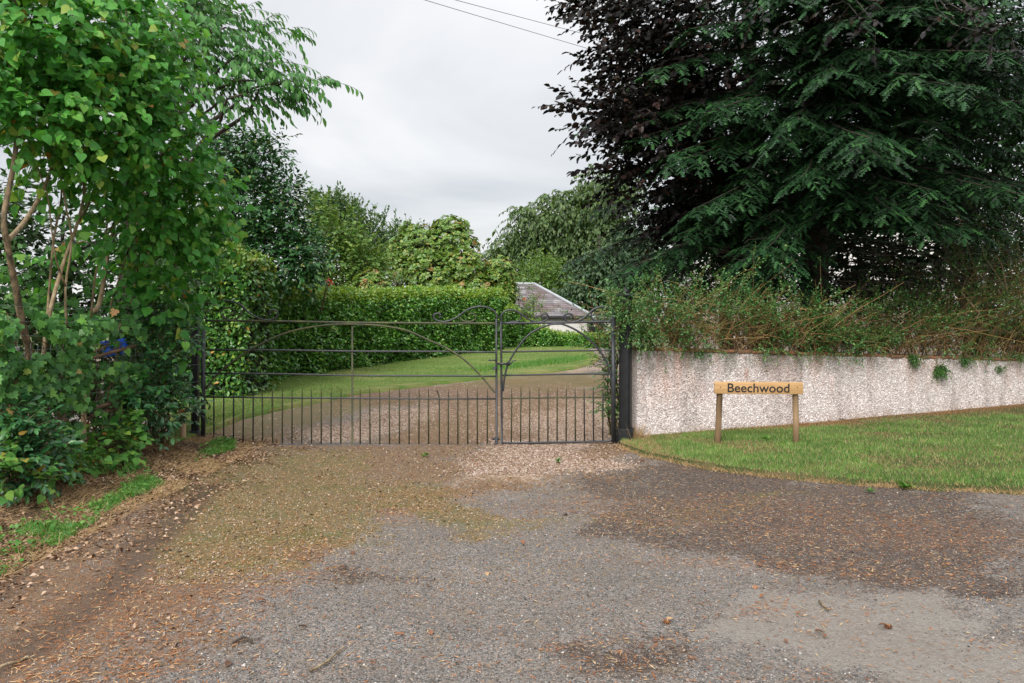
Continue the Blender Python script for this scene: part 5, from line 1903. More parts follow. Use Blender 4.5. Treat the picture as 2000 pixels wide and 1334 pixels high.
# ---------------------------------------------------------------- spruce behind the wall
spb = np.array([(1588 - 1000) / F * 13.4, 13.4, 0.0])
spruce = empty('spruce', spb)
tag(spruce, 'huge dark green spruce with drooping sprays behind the wall', 'tree')
u = np.linspace(0, 1, 16)
P = spb + np.c_[rng.normal(0, .02, 16), rng.normal(0, .02, 16), u * 14 - .1]
MB().tubes(P, (.27 * (1 - .9 * u) + .12 * np.exp(-u * 30))[None], 12, caps=False).build('trunk', M_BARK, spruce, smooth=True)
SP, SD_, SN, SL = [], [], [], []
brp = MB()
nb = 0
for z in np.concatenate([np.arange(2.3, 8.6, .25), np.arange(8.8, 13.5, .7)]):
    for kb in range(15 if z < 8.2 else 4):
        az = random.gauss(-math.pi / 2, .75) if random.random() < .5 else random.random() * 2 * math.pi
        dx, dy = math.cos(az), math.sin(az)
        if dy > .25 and random.random() < .8:
            continue
        Lb = (4.3 if z < 5.5 else 4.3 - (z - 5.5) * .42) * random.uniform(.5, 1.05)
        if dx > .3:
            Lb *= 1.1
        if z < 3.0:
            Lb *= .9
        # low right hand side is open underneath
        if dx > -.45 and z < 3.3:
            continue
        if dx < -.3:
            Lb *= .95 if z < 4.2 else .88
        if dy < -.5 and z < 4.2:
            Lb *= .85
        n = 9
        u = np.linspace(0, 1, n)
        out = np.array([dx, dy, 0])
        zc = z + Lb * (.12 * u - .46 * u ** 2 + .12 * u ** 4) + random.uniform(-.1, .1)
        P = spb + out * (u * Lb)[:, None]
        P[:, 2] = zc
        P[:, :2] += np.cumsum(rng.normal(0, .03, (n, 2)), axis=0)
        brp.tubes(P, np.linspace(.028, .004, n)[None], 5, caps=False)
        side = np.array([-dy, dx, 0])
        # lateral branchlets
        nl = int(Lb * 6.0)
        for k in range(nl):
            t_ = .34 + .66 * (k + random.random()) / nl
            i = min(int(t_ * (n - 1)), n - 2)
            f_ = t_ * (n - 1) - i
            p0 = P[i] * (1 - f_) + P[i + 1] * f_
            tn = unit(P[i + 1] - P[i])
            sg = 1 if k % 2 else -1
            ll = random.uniform(.4, .85) * (1.2 - .7 * t_)
            dl = unit(tn * .75 + side * sg * .85 + np.array([0, 0, -.18]) + rng.normal(0, .12, 3))
            m = max(3, int(ll / .07))
            v = (np.arange(m) + .3) / m
            q = p0 + dl * (v * ll)[:, None]
            q[:, 2] -= .30 * ll * v ** 2
            tl_ = unit(np.tile(dl, (m, 1)) - np.array([0, 0, .6]) * v[:, None])
            sd = unit(np.cross(tl_, [0, 0, 1.0]))
            for s2 in (1, -1):
                SP.append(q)
                SD_.append(tl_ * .75 + sd * s2 * .8 - np.array([0, 0, .22]) + rng.normal(0, .16, (m, 3)))
                SN.append(np.tile([0, 0, 1.0], (m, 1)) + rng.normal(0, .25, (m, 3)) + np.array([0, -.25, 0]))
                SL.append((.09 + .07 * rng.random(m)) * (1.1 - .35 * v))
            SP.append(q[-1:])
            SD_.append(tl_[-1:])
            SN.append(np.array([[0, -.2, 1.0]]))
            SL.append(np.array([.15]))
            nb += 1
SP, SD_, SN, SL = map(np.concatenate, (SP, SD_, SN, SL))
brp.build('branches', M_BARK, spruce, smooth=True)
scatter('needle_sprays', shoot(4, .2), SP, frames(SD_, SN), SL * 1.12, M_SPRUCE, spruce, smooth=False)
print('spruce shoots', len(SP), nb)

# dead lower twigs under the spruce
mb = MB()
for k in range(260):
    az = random.uniform(-math.pi, .2)
    z = random.uniform(1.5, 3.2)
    Lb = random.uniform(1.0, 3.2)
    p = spb + np.array([0, 0, z])
    q = p + np.array([math.cos(az), math.sin(az), random.uniform(-.25, .1)]) * Lb
    LP, LR = limb(p + (q - p) * random.uniform(.1, .6), q, .009, .003, n=6, bow=-.03, jit=.04)
    mb.tubes(LP, LR[None], 3, caps=False)
mb.build('dead_twigs', M_BARK, spruce)['kind'] = 'stuff'
# hanging evergreen growth behind the spruce
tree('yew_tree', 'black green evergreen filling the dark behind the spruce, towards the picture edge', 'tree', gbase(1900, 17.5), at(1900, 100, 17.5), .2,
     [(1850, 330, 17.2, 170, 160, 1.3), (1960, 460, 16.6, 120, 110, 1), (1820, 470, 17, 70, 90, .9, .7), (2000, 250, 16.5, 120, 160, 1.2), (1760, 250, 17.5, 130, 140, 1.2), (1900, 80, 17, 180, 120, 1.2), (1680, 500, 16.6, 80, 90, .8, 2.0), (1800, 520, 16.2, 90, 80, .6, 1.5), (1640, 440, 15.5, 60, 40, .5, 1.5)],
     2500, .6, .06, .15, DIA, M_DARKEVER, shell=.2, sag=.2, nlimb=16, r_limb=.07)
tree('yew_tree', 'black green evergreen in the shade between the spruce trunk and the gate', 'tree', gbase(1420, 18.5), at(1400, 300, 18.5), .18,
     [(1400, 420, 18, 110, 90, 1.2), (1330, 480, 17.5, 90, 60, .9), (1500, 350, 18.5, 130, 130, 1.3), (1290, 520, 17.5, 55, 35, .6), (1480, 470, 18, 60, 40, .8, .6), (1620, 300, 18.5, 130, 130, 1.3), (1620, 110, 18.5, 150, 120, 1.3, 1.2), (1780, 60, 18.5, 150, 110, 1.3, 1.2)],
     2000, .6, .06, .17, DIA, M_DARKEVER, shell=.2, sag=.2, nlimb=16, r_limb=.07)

# ---------------------------------------------------------------- straggling hedge on top of the wall
oh = empty('straggling_hedge', (W0[0] + 3, W0[1] + 1.8, .9))
tag(oh, 'straggling hedge of bare tan twigs and small leaves on top of the wall', 'hedge')


def hedge_top(s):
    """height of the hedge above the ground along the wall"""
    base = np.interp(s, [-.6, 0, .8, 2, 3.2, 4.4, 5.4, 6.4, 7.4, 9], [1.62, 1.78, 1.84, 1.74, 1.70, 1.74, 1.84, 2.25, 2.7, 2.9])
    return base + .3 * (fbm(np.asarray(s) * 2.3, np.asarray(s) * 0 + 2, 6) - .5) * 2


n = 2000
s = np.concatenate([rng.uniform(-.25, 9.8, n)])
dep = rng.uniform(-.06, .55, n)
z0 = wall_top(np.clip(s, 0, 8.6)) + rng.uniform(-.02, .18, n)
p0 = np.c_[W0[0] + Wd[0] * s - Wn[0] * dep, W0[1] + Wd[1] * s - Wn[1] * dep, z0]
hh = hedge_top(s) - z0
K = 7
u = np.linspace(0, 1, K)
dirv = np.c_[rng.normal(0, .5, n), rng.normal(-.12, .4, n), np.ones(n)]
Ls = hh * rng.uniform(.35, 1.05, n)
curl = rng.normal(0, .55, (n, 3)) * np.array([1, 1, .5])
flat = rng.random(n) < .22
dirv[flat] = np.c_[rng.normal(0, 1, flat.sum()), rng.normal(-.1, .4, flat.sum()), rng.normal(.25, .3, flat.sum())]
p0[flat, 2] += rng.random(flat.sum()) * hh[flat] * .75
dirv = unit(dirv)
path = p0[:, None] + dirv[:, None] * (Ls[:, None] * u)[..., None] + curl[:, None] * (Ls[:, None] * u ** 2)[..., None]
path[:, 1:] += np.cumsum(rng.normal(0, .016, (n, K - 1, 3)), axis=1)
rad = rng.uniform(.0024, .0062, n)[:, None] * (1 - .65 * u)[None]
MB().tubes(path, rad, 3, caps=False).build('twigs', M_TWIG, oh)['kind'] = 'stuff'
# thicker old stems
mb = MB()
for k in range(60):
    ss_ = random.uniform(0, 8.4)
    a = np.array([*(W0 + Wd * ss_ - Wn * random.uniform(.02, .3)), float(wall_top(min(ss_, 8.6)))])
    b = a + np.array([random.uniform(-.5, .5), random.uniform(-.2, .3), float(hedge_top(ss_)) - a[2] - random.uniform(.1, .5)])
    LP, LR = limb(a, b, random.uniform(.009, .018), .005, bow=.1, jit=.06)
    mb.tubes(LP, LR[None], 6, caps=False)
mb.build('old_stems', M_LILACBARK, oh, smooth=True)['kind'] = 'stuff'
# leaf sprays: fine side shoots with tiny leaves, thicker towards the top
nl = 19000
ti = rng.integers(0, n, nl)
tu = rng.uniform(.25, 1, nl)
k0 = np.minimum((tu * (K - 1)).astype(int), K - 2)
fr_ = tu * (K - 1) - k0
C = path[ti, k0] * (1 - fr_)[:, None] + path[ti, k0 + 1] * fr_[:, None]
hrel = (C[:, 2] - .95) / .8
sel = rng.random(nl) < np.clip(.3 * hrel + 3.2 * (fbm(C[:, 0] * 3.2, C[:, 2] * 4.5, 12) - .37), .08, 1)
C = C[sel]
tg = unit(path[ti, k0 + 1] - path[ti, k0])[sel]
D = unit(tg * .7 + rdir(len(C)) * .7 + np.array([0, -.15, .25]))
P, M, S, pth, rd = grow(C, D, rng.uniform(.08, .2, len(C)), .017, .034, .08, 60, .1, nup=.8, jit=.3, r0=.0016)
# sprays hanging over the wall top
oss = rng.uniform(0, 8.5, 330)
oss = oss[fbm(oss * 1.4, oss * 0 + 4, 91) > .42]
no_ = len(oss)
Co = np.c_[W0[0] + Wd[0] * oss + Wn[0] * .01, W0[1] + Wd[1] * oss + Wn[1] * .01, wall_top(np.clip(oss, 0, 8.6)) + rng.uniform(.03, .16, no_)]
Do = unit(np.c_[rng.normal(0, .7, no_) + Wn[0] * .6, rng.normal(0, .3, no_) + Wn[1] * .6, rng.normal(-.1, .3, no_)])
P4, M4, S4, pth4, rd4 = grow(Co, Do, rng.uniform(.1, .24, no_), .017, .032, .5, 55, .2, nup=.8, jit=.3, r0=.0018)
# tall fresh shoots and the bunch over the gate post
tops = rng.uniform(0, 8.5, 150)
Ct = np.c_[W0[0] + Wd[0] * tops - Wn[0] * .15, W0[1] + Wd[1] * tops - Wn[1] * .15, hedge_top(tops) - .12]
Dt = unit(np.c_[rng.normal(0, .4, 150), rng.normal(-.1, .3, 150), np.full(150, 1.0)])
P2, M2, S2, pth2, rd2 = grow(Ct, Dt, rng.uniform(.2, .42, 150), .018, .031, .05, 55, 0, nup=.4, jit=.25, r0=.002)
Cg, Ug = ell_points([(1222, 585, 9.0, 26, 28, .18), (1240, 620, 9.05, 28, 30, .18), (1208, 600, 8.95, 16, 22, .12), (1260, 650, 9.1, 30, 24, .15), (1216, 640, 8.95, 10, 20, .08)], 260, .2)
P3, M3, S3, pth3, rd3 = grow(Cg, unit(Ug * .5 + rdir(260) * .6 + np.array([-.2, -.3, -.2])), rng.uniform(.1, .24, 260), .015, .03, .25, 60, .15, nup=.8, jit=.3, r0=.0016)
scatter('leaves', DIA, np.r_[P, P2, P3, P4], np.r_[M, M2, M3, M4], np.r_[S, S2, S3, S4], M_WALLHEDGE, oh)
MB().tubes(np.r_[pth, pth2, pth3, pth4][::3], np.r_[rd, rd2, rd3, rd4][::3], 3, caps=False).build('shoots', M_TWIG, oh)['kind'] = 'stuff'
print('wall hedge leaves', len(P) + len(P2) + len(P3))

# shaded growth under the trees behind the hedge
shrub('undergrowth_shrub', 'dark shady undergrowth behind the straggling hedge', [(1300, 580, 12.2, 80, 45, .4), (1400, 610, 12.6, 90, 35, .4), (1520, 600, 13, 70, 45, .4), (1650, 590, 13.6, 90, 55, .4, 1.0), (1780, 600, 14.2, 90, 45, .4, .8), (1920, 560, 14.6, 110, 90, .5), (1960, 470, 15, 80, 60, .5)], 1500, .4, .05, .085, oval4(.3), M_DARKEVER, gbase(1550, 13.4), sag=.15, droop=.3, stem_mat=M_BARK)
# ivy and shrub behind the thick gate post
shrub('post_shrub', 'dark leafy shrub growing behind the narrow gate leaf and its post', [(1190, 720, 9.6, 16, 60, .12), (1200, 660, 9.6, 22, 50, .15), (1185, 790, 9.6, 10, 30, .1), (1205, 780, 9.7, 14, 40, .12), (1195, 610, 9.7, 25, 25, .15)], 260, .2, .022, .04, DIA, M_WALLHEDGE, gbase(1200, 9.7), sag=.15, droop=.3, face=(-.3, -.7, .3))
# trailing tufts on the wall
for i, (px, py, nn_, ln, lb) in enumerate(((1832, 722, 130, .17, 'big dark green fern like tuft hanging on the wall face'), (1948, 722, 40, .08, 'small green tuft on the wall face near the picture edge'), (1780, 700, 90, .14, 'green tuft spilling over the coping beside the big tuft'), (1880, 704, 70, .12, 'green tuft spilling over the coping past the big tuft'), (1362, 692, 34, .08, 'little green tuft on the coping above the sign'))):
    sdist = None
    for s_ in np.linspace(0, 9, 900):
        q = W0 + Wd * s_
        if abs((1000 + q[0] / q[1] * F) - px) < 1.5:
            sdist = s_
    q = W0 + Wd * sdist + Wn * .02
    z = CH - (py - HY) / F * q[1]
    base = np.array([q[0], q[1], z + .03])
    t = empty('wall_tuft', base)
    tag(t, lb, 'plant', 'tufts growing on the wall')
    Cx = base + rng.normal(0, .035, (nn_, 3)) * np.array([1.3, .3, .5])
    Dx = unit(np.c_[rng.normal(0, .55, nn_), rng.normal(-.55, .25, nn_), rng.normal(-.45, .5, nn_)])
    P, M, S, pth, rd = grow(Cx, Dx, rng.uniform(ln * .4, ln, nn_), .013, .024, .45, 45, .3, jit=.25, r0=.0014)
    scatter('fronds', DIA, P, M, S, M_IVY if i == 0 else M_WALLHEDGE, t)
    MB().tubes(pth, rd, 3, caps=False).build('stems', M_STEM, t)['kind'] = 'stuff'

# ==================================================================================================
# GRASS, GRAVEL, LITTER
# ==================================================================================================


def strip_points(A, B, n, pw=1.0):
    i = rng.random(n) * (len(A) - 1)
    k = i.astype(int)
    f = (i - k)[:, None]
    a = A[k] * (1 - f) + A[np.minimum(k + 1, len(A) - 1)] * f
    b = B[k] * (1 - f) + B[np.minimum(k + 1, len(B) - 1)] * f
    t = rng.random(n) ** pw
    return a * (1 - t)[:, None] + b * t[:, None], t


def in_view(P, m=60):
    px = 1000 + P[:, 0] / P[:, 1] * F
    return (px > -m) & (px < 2000 + m)


def blades(name, label, P2d, z, hmin, hmax, w, mat, lean=.45, parent=None):
    n = len(P2d)
    P = np.c_[P2d, z]
    D = np.c_[rng.normal(0, lean, n), rng.normal(0, lean, n), np.ones(n)]
    N_ = np.c_[rng.normal(0, .5, n), -np.ones(n), rng.normal(.3, .3, n)]
    h = rng.uniform(hmin, hmax, n)
    o = scatter(name, BLADE, P, frames(D, N_), np.c_[np.full(n, w) * rng.uniform(.6, 1.4, n), h, h], mat, None, False)
    tag(o, label, 'grass', kind='stuff')
    return o


# verge in front of the wall
P, t = strip_points(vA, vB, 250000)
keep = in_view(P, 650) & (P[:, 1] < 14.5)
P, t = P[keep], t[keep]
dn = fbm(P[:, 0] * 2, P[:, 1] * 2, 51)
edgeb = (t < .012 * rng.random(len(t))) | (t > .93)
foot = t > .86
green = ~edgeb & ~(foot & (rng.random(len(P)) < .75)) & (rng.random(len(P)) < .3 + 1.2 * dn)
bare = rng.random(len(P)) < np.maximum(.9 * ss(2.0, 1.5, P[:, 0]), .75 * ss(.55, .7, fbm(P[:, 0] * 1.6, P[:, 1] * 1.6, 53)))
green &= ~bare
zz = H(P[:, 0], P[:, 1]) + .05 + .04 * fbm(P[:, 0] * .8, P[:, 1] * .8, 7) - .025
blades('grass', 'short green grass of the verge below the wall', P[green], zz[green], .016, .055, .0058, M_GRASS)
dry = ~green & (rng.random(len(P)) < .5)
blades('dead_grass', 'brown dead grass along the foot of the wall and the verge edge', P[dry], zz[dry], .012, .04, .004, M_STRAW, .9)
n = 17000
fs = rng.uniform(0, 8.4, n)
fo = np.abs(rng.normal(0, .14, n)) * (.4 + 1.2 * fbm(fs * 1.5, fs * 0, 12)) + .01
P = np.c_[W0[0] + Wd[0] * fs + Wn[0] * fo, W0[1] + Wd[1] * fs + Wn[1] * fo]
blades('dead_grass', 'rust brown dead grass strip against the wall foot', P, H(P[:, 0], P[:, 1]) + .03, .03, .075, .007, M_RUSTGRASS, 1.1)
i_ = rng.random(9000) * (len(vA) - 1)
k_ = i_.astype(int)
P = vA[k_] + (vA[k_ + 1] - vA[k_]) * (i_ - k_)[:, None] + rng.normal(0, .045, (9000, 2))
P = P[in_view(P, 650)]
hv = fbm(P[:, 0] * 5, P[:, 1] * 5, 77)
P = P[hv > .3]
blades('dead_grass', 'straw coloured ragged fringe of the verge along the tarmac', P, H(P[:, 0], P[:, 1]) + .01, .02, .075, .005, M_STRAW, 1.0)
# lawn inside
P, t = strip_points(lawnA, lawnB, 90000)
keep = (P[:, 1] < 27) & in_view(P)
P, t = P[keep], t[keep]
zz = H(P[:, 0], P[:, 1]) + .05 + .02 * fbm(P[:, 0], P[:, 1], 4)
g = t > .04
blades('grass', 'mown grass of the garden lawn behind the gate', P[g], zz[g], .015, .038, .009, M_LAWNGRASS)
e_ = t <= .05
blades('dead_grass', 'ragged brown edge of the garden lawn', P[e_], zz[e_] - .03, .02, .06, .008, M_STRAW, 1.0)
# lush longer grass at the lawn tip
c0 = G(1060, 715)
Pl = np.c_[rng.normal(0, .9, 5000) + G(1050, 716)[0], rng.normal(0, .35, 5000)]
Pl[:, 1] += np.interp(Pl[:, 0], [G(940, 731)[0], G(1150, 706)[0]], [G(940, 731)[1], G(1150, 706)[1]]) + .3
Pl = Pl[(Pl[:, 0] < G(1150, 708)[0])]
blades('grass', 'longer bright grass along the far lawn edge', Pl, H(Pl[:, 0], Pl[:, 1]) + .04, .07, .16, .012, M_GRASSB, .5)
# left bank
n = 60000
P = np.c_[rng.uniform(-4.0, -2.72, n), rng.uniform(3.6, 8.9, n)]
nz_ = fbm(P[:, 0] * 1.5, P[:, 1] * 1.2, 61) + .22 * ss(6.3, 4.8, P[:, 1])
zb = H(P[:, 0], P[:, 1]) + .012 + .05 * ss(-2.8, -3.3, P[:, 0]) * fbm(P[:, 0] * 2.5, P[:, 1] * 2.5, 9)
band = np.exp(-((P[:, 0] + 3.02 + .04 * (P[:, 1] - 5)) / .26) ** 2)
gg = (nz_ * band > .43) & (fbm(P[:, 0] * 5, P[:, 1] * 5, 64) > .42)
blades('grass', 'tufts of bright grass and weeds on the leaf strewn bank', P[gg], zb[gg] - .01, .025, .085, .008, M_GRASSB, .6)
ws = (~gg) & (rng.random(n) < .17 * ss(.3, .6, fbm(P[:, 0] * 3, P[:, 1] * 3, 66)) * 2)
blades('dead_grass', 'dry stalks lying on the leaf strewn bank', P[ws], zb[ws], .03, .11, .004, M_STRAW, 2.5)
# small broad weeds on the bank
k = rng.permutation(np.where(nz_ * band > .40)[0])[:800]
Pw = np.c_[P[k], zb[k] + rng.uniform(.01, .05, len(k))]
o = scatter('weed_leaves', OVALW, Pw, frames(np.c_[rng.normal(0, 1, (len(k), 2)), rng.uniform(.1, .7, len(k))], np.c_[rng.normal(0, .4, (len(k), 2)), np.ones(len(k))]), rng.uniform(.018, .04, len(k)), M_GRASSB, None)
tag(o, 'low broad leaved weeds on the bank below the hedge', 'weeds', kind='stuff')
# leaf litter on the bank
n = 26000
P = np.c_[rng.uniform(-4.1, -2.1, n), rng.uniform(3.2, 9.3, n)]
keep = rng.random(n) < (ss(.3, .6, fbm(P[:, 0] * 2, P[:, 1] * 2, 71)) * .9 + .12) * ss(-2.1, -2.9, P[:, 0] + .5 * (fbm(P[:, 0] * 3, P[:, 1] * 3, 73) - .5))
P = P[keep]
n = len(P)
zb = H(P[:, 0], P[:, 1]) + .018 + .05 * ss(-2.8, -3.3, P[:, 0]) * fbm(P[:, 0] * 2.5, P[:, 1] * 2.5, 9)
M_LITTER = rnd_mat('leaf_litter', [(0, (.085, .045, .025)), (.4, (.19, .11, .06)), (.75, (.33, .21, .13)), (1, (.48, .36, .27))], rough=.8)
o = scatter('leaf_litter', diamond(.34, .14, .2), np.c_[P, zb], frames(np.c_[rng.normal(0, 1, (n, 2)), rng.normal(.05, .2, n)], np.c_[rng.normal(0, .4, (n, 2)), np.ones(n)]), rng.uniform(.014, .04, n), M_LITTER, None)
tag(o, 'dead brown leaf litter below the hedge', 'leaf litter', kind='stuff')

# gravel
M_GREYST = rnd_mat('grey_stone', [(0, (.04, .039, .038)), (.35, (.125, .12, .115)), (.7, (.205, .195, .185)), (.88, (.29, .275, .26)), (.94, (.29, .18, .13)), (.97, (.18, .17, .165)), (1, (.54, .5, .45))], rough=.8)
M_PINKST = rnd_mat('pink_stone', [(0, (.10, .06, .04)), (.4, (.215, .14, .10)), (.75, (.33, .24, .19)), (1, (.47, .4, .35))], rough=.8)
n = 135000
y = 2.75 + 6.0 * rng.random(n) ** 1.35
x = rng.uniform(-.68, .68, n) * y
keep = (x > -2.75) & (x < 6.5)
x, y = x[keep], y[keep]
wgt = (1 - .5 * a_moss(x, y)) * (1 - .6 * a_litter(x, y)) * (1 - .93 * a_pale(x, y)) * (1 - .55 * a_dark(x, y)) * (1 - a_pink(x, y)) * (1 - .9 * a_track(x, y))
wgt *= ss(6.5, 6.1, y + .18 * np.maximum(0, x - 2.0) * 0 + np.where(x > 1.3, .0, -2.4)) + 0
edge_ok = y < np.interp(x, vA[:, 0], vA[:, 1] - .05, left=99)
keep = (rng.random(len(x)) < wgt * .75) & edge_ok
x, y = x[keep], y[keep]
n = len(x)
zz = drive_z(x, y) + .002
sz = rng.uniform(.005, .0115, n) * (1 + .9 * (rng.random(n) > .97))
h = n // 2
for k, (a, b) in enumerate(((0, h), (h, n))):
    o = scatter('gravel', stone(21 + k), np.c_[x[a:b], y[a:b], zz[a:b]], frames(np.c_[rng.normal(0, 1, (b - a, 2)), rng.normal(0, .15, b - a)], np.c_[rng.normal(0, .2, (b - a, 2)), np.ones(b - a)]), sz[a:b], M_GREYST, None, False)
    tag(o, ('dark and pale ' if k else 'loose ') + 'grey gravel chippings on the drive', 'gravel', kind='stuff')
print('grey stones', n)
n = 80000
y = 7.2 + 9.0 * rng.random(n) ** 1.1
x = rng.uniform(-.40, .16, n) * y
keep = (rng.random(n) < a_pink(x, y) * (1 - .6 * a_moss(x, y)) * (1 - .5 * a_litter(x, y))) & (y < np.interp(x, vA[:, 0], vA[:, 1] - .03, left=99))
la = np.interp(x, lawnA[:, 0], lawnA[:, 1])
keep &= y < la - .05
x, y = x[keep], y[keep]
n = len(x)
o = scatter('gravel', stone(33), np.c_[x, y, drive_z(x, y) + .003], frames(np.c_[rng.normal(0, 1, (n, 2)), rng.normal(0, .15, n)], np.c_[rng.normal(0, .2, (n, 2)), np.ones(n)]), rng.uniform(.012, .03, n), M_PINKST, None, False)
tag(o, 'pale pinkish gravel chippings around the gates', 'gravel', kind='stuff')
print('pink stones', n)

# brown and ochre chippings where moss and litter lie, and on the drive inside the gates
M_BROWNST = rnd_mat('mossy_stone', [(0, (.06, .043, .02)), (.3, (.16, .112, .043)), (.55, (.24, .165, .075)), (.75, (.27, .185, .11)), (.93, (.31, .235, .165)), (1, (.42, .36, .3))], rough=.85)
n = 95000
y = 4.2 + 9.8 * rng.random(n) ** 1.15
x = rng.uniform(-.45, .2, n) * y
x = np.where(rng.random(n) < .15, rng.uniform(.1, .6, n) * y, x)
p_ = .5 * np.maximum(a_moss(x, y), a_litter(x, y)) + .45 * ss(9.2, 9.8, y) + .06
keep = (rng.random(n) < p_) & (x > -2.9) & (y < np.interp(x, vA[:, 0], vA[:, 1] - .05, left=99)) & (y < np.interp(x, lawnA[:, 0], lawnA[:, 1]) - .08) & (rng.random(n) > .8 * a_track(x, y))
x, y = x[keep], y[keep]
n = len(x)
o = scatter('gravel', stone(44), np.c_[x, y, drive_z(x, y) + .002], frames(np.c_[rng.normal(0, 1, (n, 2)), rng.normal(0, .15, n)], np.c_[rng.normal(0, .2, (n, 2)), np.ones(n)]), rng.uniform(.007, .02, n), M_BROWNST, None, False)
tag(o, 'brown mossy chippings scattered over the drive on both sides of the gates', 'gravel', kind='stuff')
print('brown stones', n)

# rusty needles and bits
n = 36000
y = 2.8 + 6.3 * rng.random(n) ** 1.3
x = rng.uniform(-.68, .68, n) * y
p_ = np.clip(a_orange(x, y) * .8 + .5 * a_litter(x, y) + .3 * a_dark(x, y) + .12, 0, 1)
keep = (rng.random(n) < p_) & (x < 6.5) & (x > -2.8) & (y < np.interp(x, vA[:, 0], vA[:, 1] - .02, left=99))
x, y = x[keep], y[keep]
n = len(x)
M_NEEDLE = rnd_mat('rusty_needle', [(0, (.20, .065, .02)), (.5, (.34, .14, .05)), (.8, (.42, .24, .11)), (1, (.5, .38, .22))], rough=.7)
o = scatter('needle_litter', diamond(.07, .02, .05), np.c_[x, y, drive_z(x, y) + .007], frames(np.c_[rng.normal(0, 1, (n, 2)), rng.normal(0, .12, n)], np.c_[rng.normal(0, .3, (n, 2)), np.ones(n)]), np.c_[np.full(n, .035), rng.uniform(.018, .05, n), np.full(n, .03)], M_NEEDLE, None)
tag(o, 'rusty fallen needles and flakes strewn over the drive', 'needle litter', kind='stuff')
n = 5200
y = 3 + 6.4 * rng.random(n) ** 1.2
x = rng.uniform(-.5, .5, n) * y
keep = (rng.random(n) < a_litter(x, y)) & (x > -2.8) & (y < np.interp(x, vA[:, 0], vA[:, 1] - .02, left=99))
x, y = x[keep], y[keep]
n = len(x)
o = scatter('leaf_litter', diamond(.32, .14, .2), np.c_[x, y, drive_z(x, y) + .006], frames(np.c_[rng.normal(0, 1, (n, 2)), rng.normal(.05, .2, n)], np.c_[rng.normal(0, .4, (n, 2)), np.ones(n)]), rng.uniform(.012, .032, n), M_LITTER, None)
tag(o, 'small dead leaves trodden into the drive by the gates', 'leaf litter', kind='stuff')

# single fallen leaves, twigs, cones
fl_me = mesh_np('fallen_leaf', np.array(oval(.32, .12, .25)[0]), tris=np.array(oval(.32, .12, .25)[1]), mat=M_DRYLEAF, smooth=True)
M_RUST = rnd_mat('rust_leaf', [(0, (.09, .045, .025)), (.5, (.2, .085, .04)), (.85, (.3, .13, .06)), (1, (.36, .24, .13))], rough=.7)
fl_me.materials[0] = M_RUST
spots = [(690, 1082), (657, 1152), (835, 1146), (845, 1137), (1302, 1220), (1492, 1167), (1727, 1011), (1735, 1226), (598, 927), (704, 1231), (770, 1250), (600, 1235), (840, 1240), (750, 1113), (950, 1123), (1410, 1205), (1560, 1140), (1585, 1137), (1440, 1130), (1478, 1148), (1020, 1060), (1380, 1160), (1215, 1305), (300, 970), (405, 968), (330, 1075), (1590, 1237), (1610, 1243), (1530, 1253), (1290, 900), (1250, 903), (1190, 888), (920, 845), (760, 860), (1075, 800), (1000, 810), (925, 806), (1845, 1105), (1660, 1078), (1100, 1010), (500, 1180), (560, 1262), (450, 1300), (900, 1300)]
for i, (px, py) in enumerate(spots):
    g_ = G(px, py)
    o = new_obj('fallen_leaf', fl_me)
    o.location = (g_[0], g_[1], float(drive_z(np.array([g_[0]]), np.array([g_[1]]))[0]) + .012)
    o.rotation_euler = (random.uniform(-.3, .3), random.uniform(-.3, .3), random.uniform(0, 6.28))
    sc_ = random.uniform(.022, .05)
    o.scale = (sc_, sc_, sc_)
    tag(o, 'small curled rust brown leaf lying on the drive', 'leaf', 'fallen leaves on the drive')
for i, (pa, pb, r_, lb) in enumerate((((605, 1322), (672, 1272), .006, 'long pale bent twig lying on the gravel near the picture bottom'), ((455, 1262), (490, 1265), .006, 'short dark twig on the gravel, in line with the long pale one'), ((1600, 1180), (1616, 1194), .006, 'short grey twig lying before the pale tarmac patch'), ((1742, 834), (1815, 818), .007, 'long pale stick on the verge at the wall foot'), ((1640, 829), (1700, 836), .006, 'thin bent stick at the wall foot past the sign'), ((0, 1305), (55, 1285), .008, 'brown stick on the earth at the lower picture corner'), ((205, 1085), (235, 1078), .005, 'pale stalk on the bank edge near the tyre track'))):
    a, b = G(*pa), G(*pb)
    zl = .07 if i in (3, 4) else .012
    pts = []
    for u_ in np.linspace(0, 1, 6):
        q = a * (1 - u_) + b * u_
        pts.append([q[0], q[1] + .05 * math.sin(u_ * 3.1) * (1 if i % 2 else -1), float(drive_z(np.array([q[0]]), np.array([q[1]]))[0]) + zl + random.uniform(0, .006)])
    o = MB().tubes(smooth_path(pts, 14), np.linspace(r_, r_ * .5, 14)[None], 6).build('twig', M_LILACBARK if i not in (1,) else M_BARK, None, smooth=True)
    tag(o, lb, 'twig', 'twigs lying about')
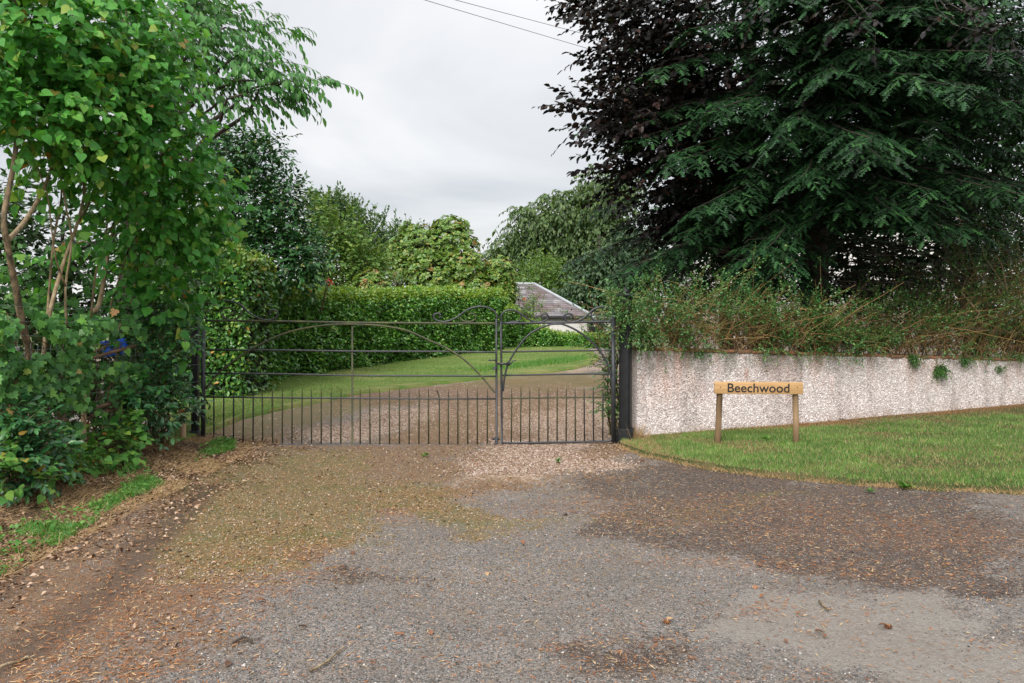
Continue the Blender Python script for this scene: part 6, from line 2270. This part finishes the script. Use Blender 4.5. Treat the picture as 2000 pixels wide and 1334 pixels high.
for i, (px, py, lb) in enumerate(((1302, 1221, 'brown cone standing on the gravel before the dark tarmac'), (1735, 1226, 'small brown cone on the dark tarmac beside the pale patch'), (1255, 902, 'brown cone at the verge edge near the thick gate post'))):
    g_ = G(px, py)
    mbc = MB()
    z0 = float(drive_z(np.array([g_[0]]), np.array([g_[1]]))[0])
    for k in range(26):
        an, u_ = k * 2.4, k / 26
        r_ = .011 * math.sin(math.pi * (.12 + .8 * u_))
        c_ = np.array([g_[0] + (u_ - .5) * .036, g_[1], z0 + .012])
        dv = np.array([.35, math.cos(an), math.sin(an)])
        e1_ = np.cross(dv, [1, 0, 0])
        tip_ = c_ + dv * r_ * 1.2
        mbc.add([c_, c_ + e1_ * r_ * .6 + dv * r_ * .6, tip_, c_ - e1_ * r_ * .6 + dv * r_ * .6], quads=[[0, 1, 2, 3]])
    o = mbc.build('pine_cone', M_RUST)
    m_ = o.modifiers.new('thickness', 'SOLIDIFY')
    m_.thickness = .003
    tag(o, lb, 'cone', 'cones on the drive')

# dead grass round the thick gate post and dock leaves on the verge
g_ = G(1236, 862)
n = 260
P = np.c_[g_[0] + rng.normal(0, .06, n), g_[1] - .12 + rng.normal(0, .05, n)]
blades('dead_grass', 'bleached dead grass tuft at the foot of the thick gate post', P, H(P[:, 0], P[:, 1]), .12, .3, .005, M_STRAW, .5)
for i, (px, py, lb) in enumerate(((1500, 868, 'small rosette weed growing behind the sign, left of its pale stake'), (1770, 957, 'rosette weed at the verge edge, nearest the picture edge'), (1700, 965, 'little rosette weed on the tarmac below the verge'), (1090, 905, 'tiny weed in the pink gravel before the narrow gate leaf'), (830, 893, 'tiny weed in the moss before the wide gate leaf'))):
    g_ = G(px, py)
    n = 16
    zc = float(H(*g_)) + (.06 if i == 0 else .025)
    D = np.c_[rng.normal(0, 1, (n, 2)), rng.uniform(.1, .5, n)]
    o = scatter('rosette_weed', OVAL, np.tile([g_[0], g_[1], zc], (n, 1)) + rng.normal(0, .006, (n, 3)), frames(D, np.c_[rng.normal(0, .3, (n, 2)), np.ones(n)]), rng.uniform(.04, .09, n) * (1 if i < 2 else .6), M_GRASSB, None, kind=None)
    tag(o, lb, 'weed', 'rosette weeds')
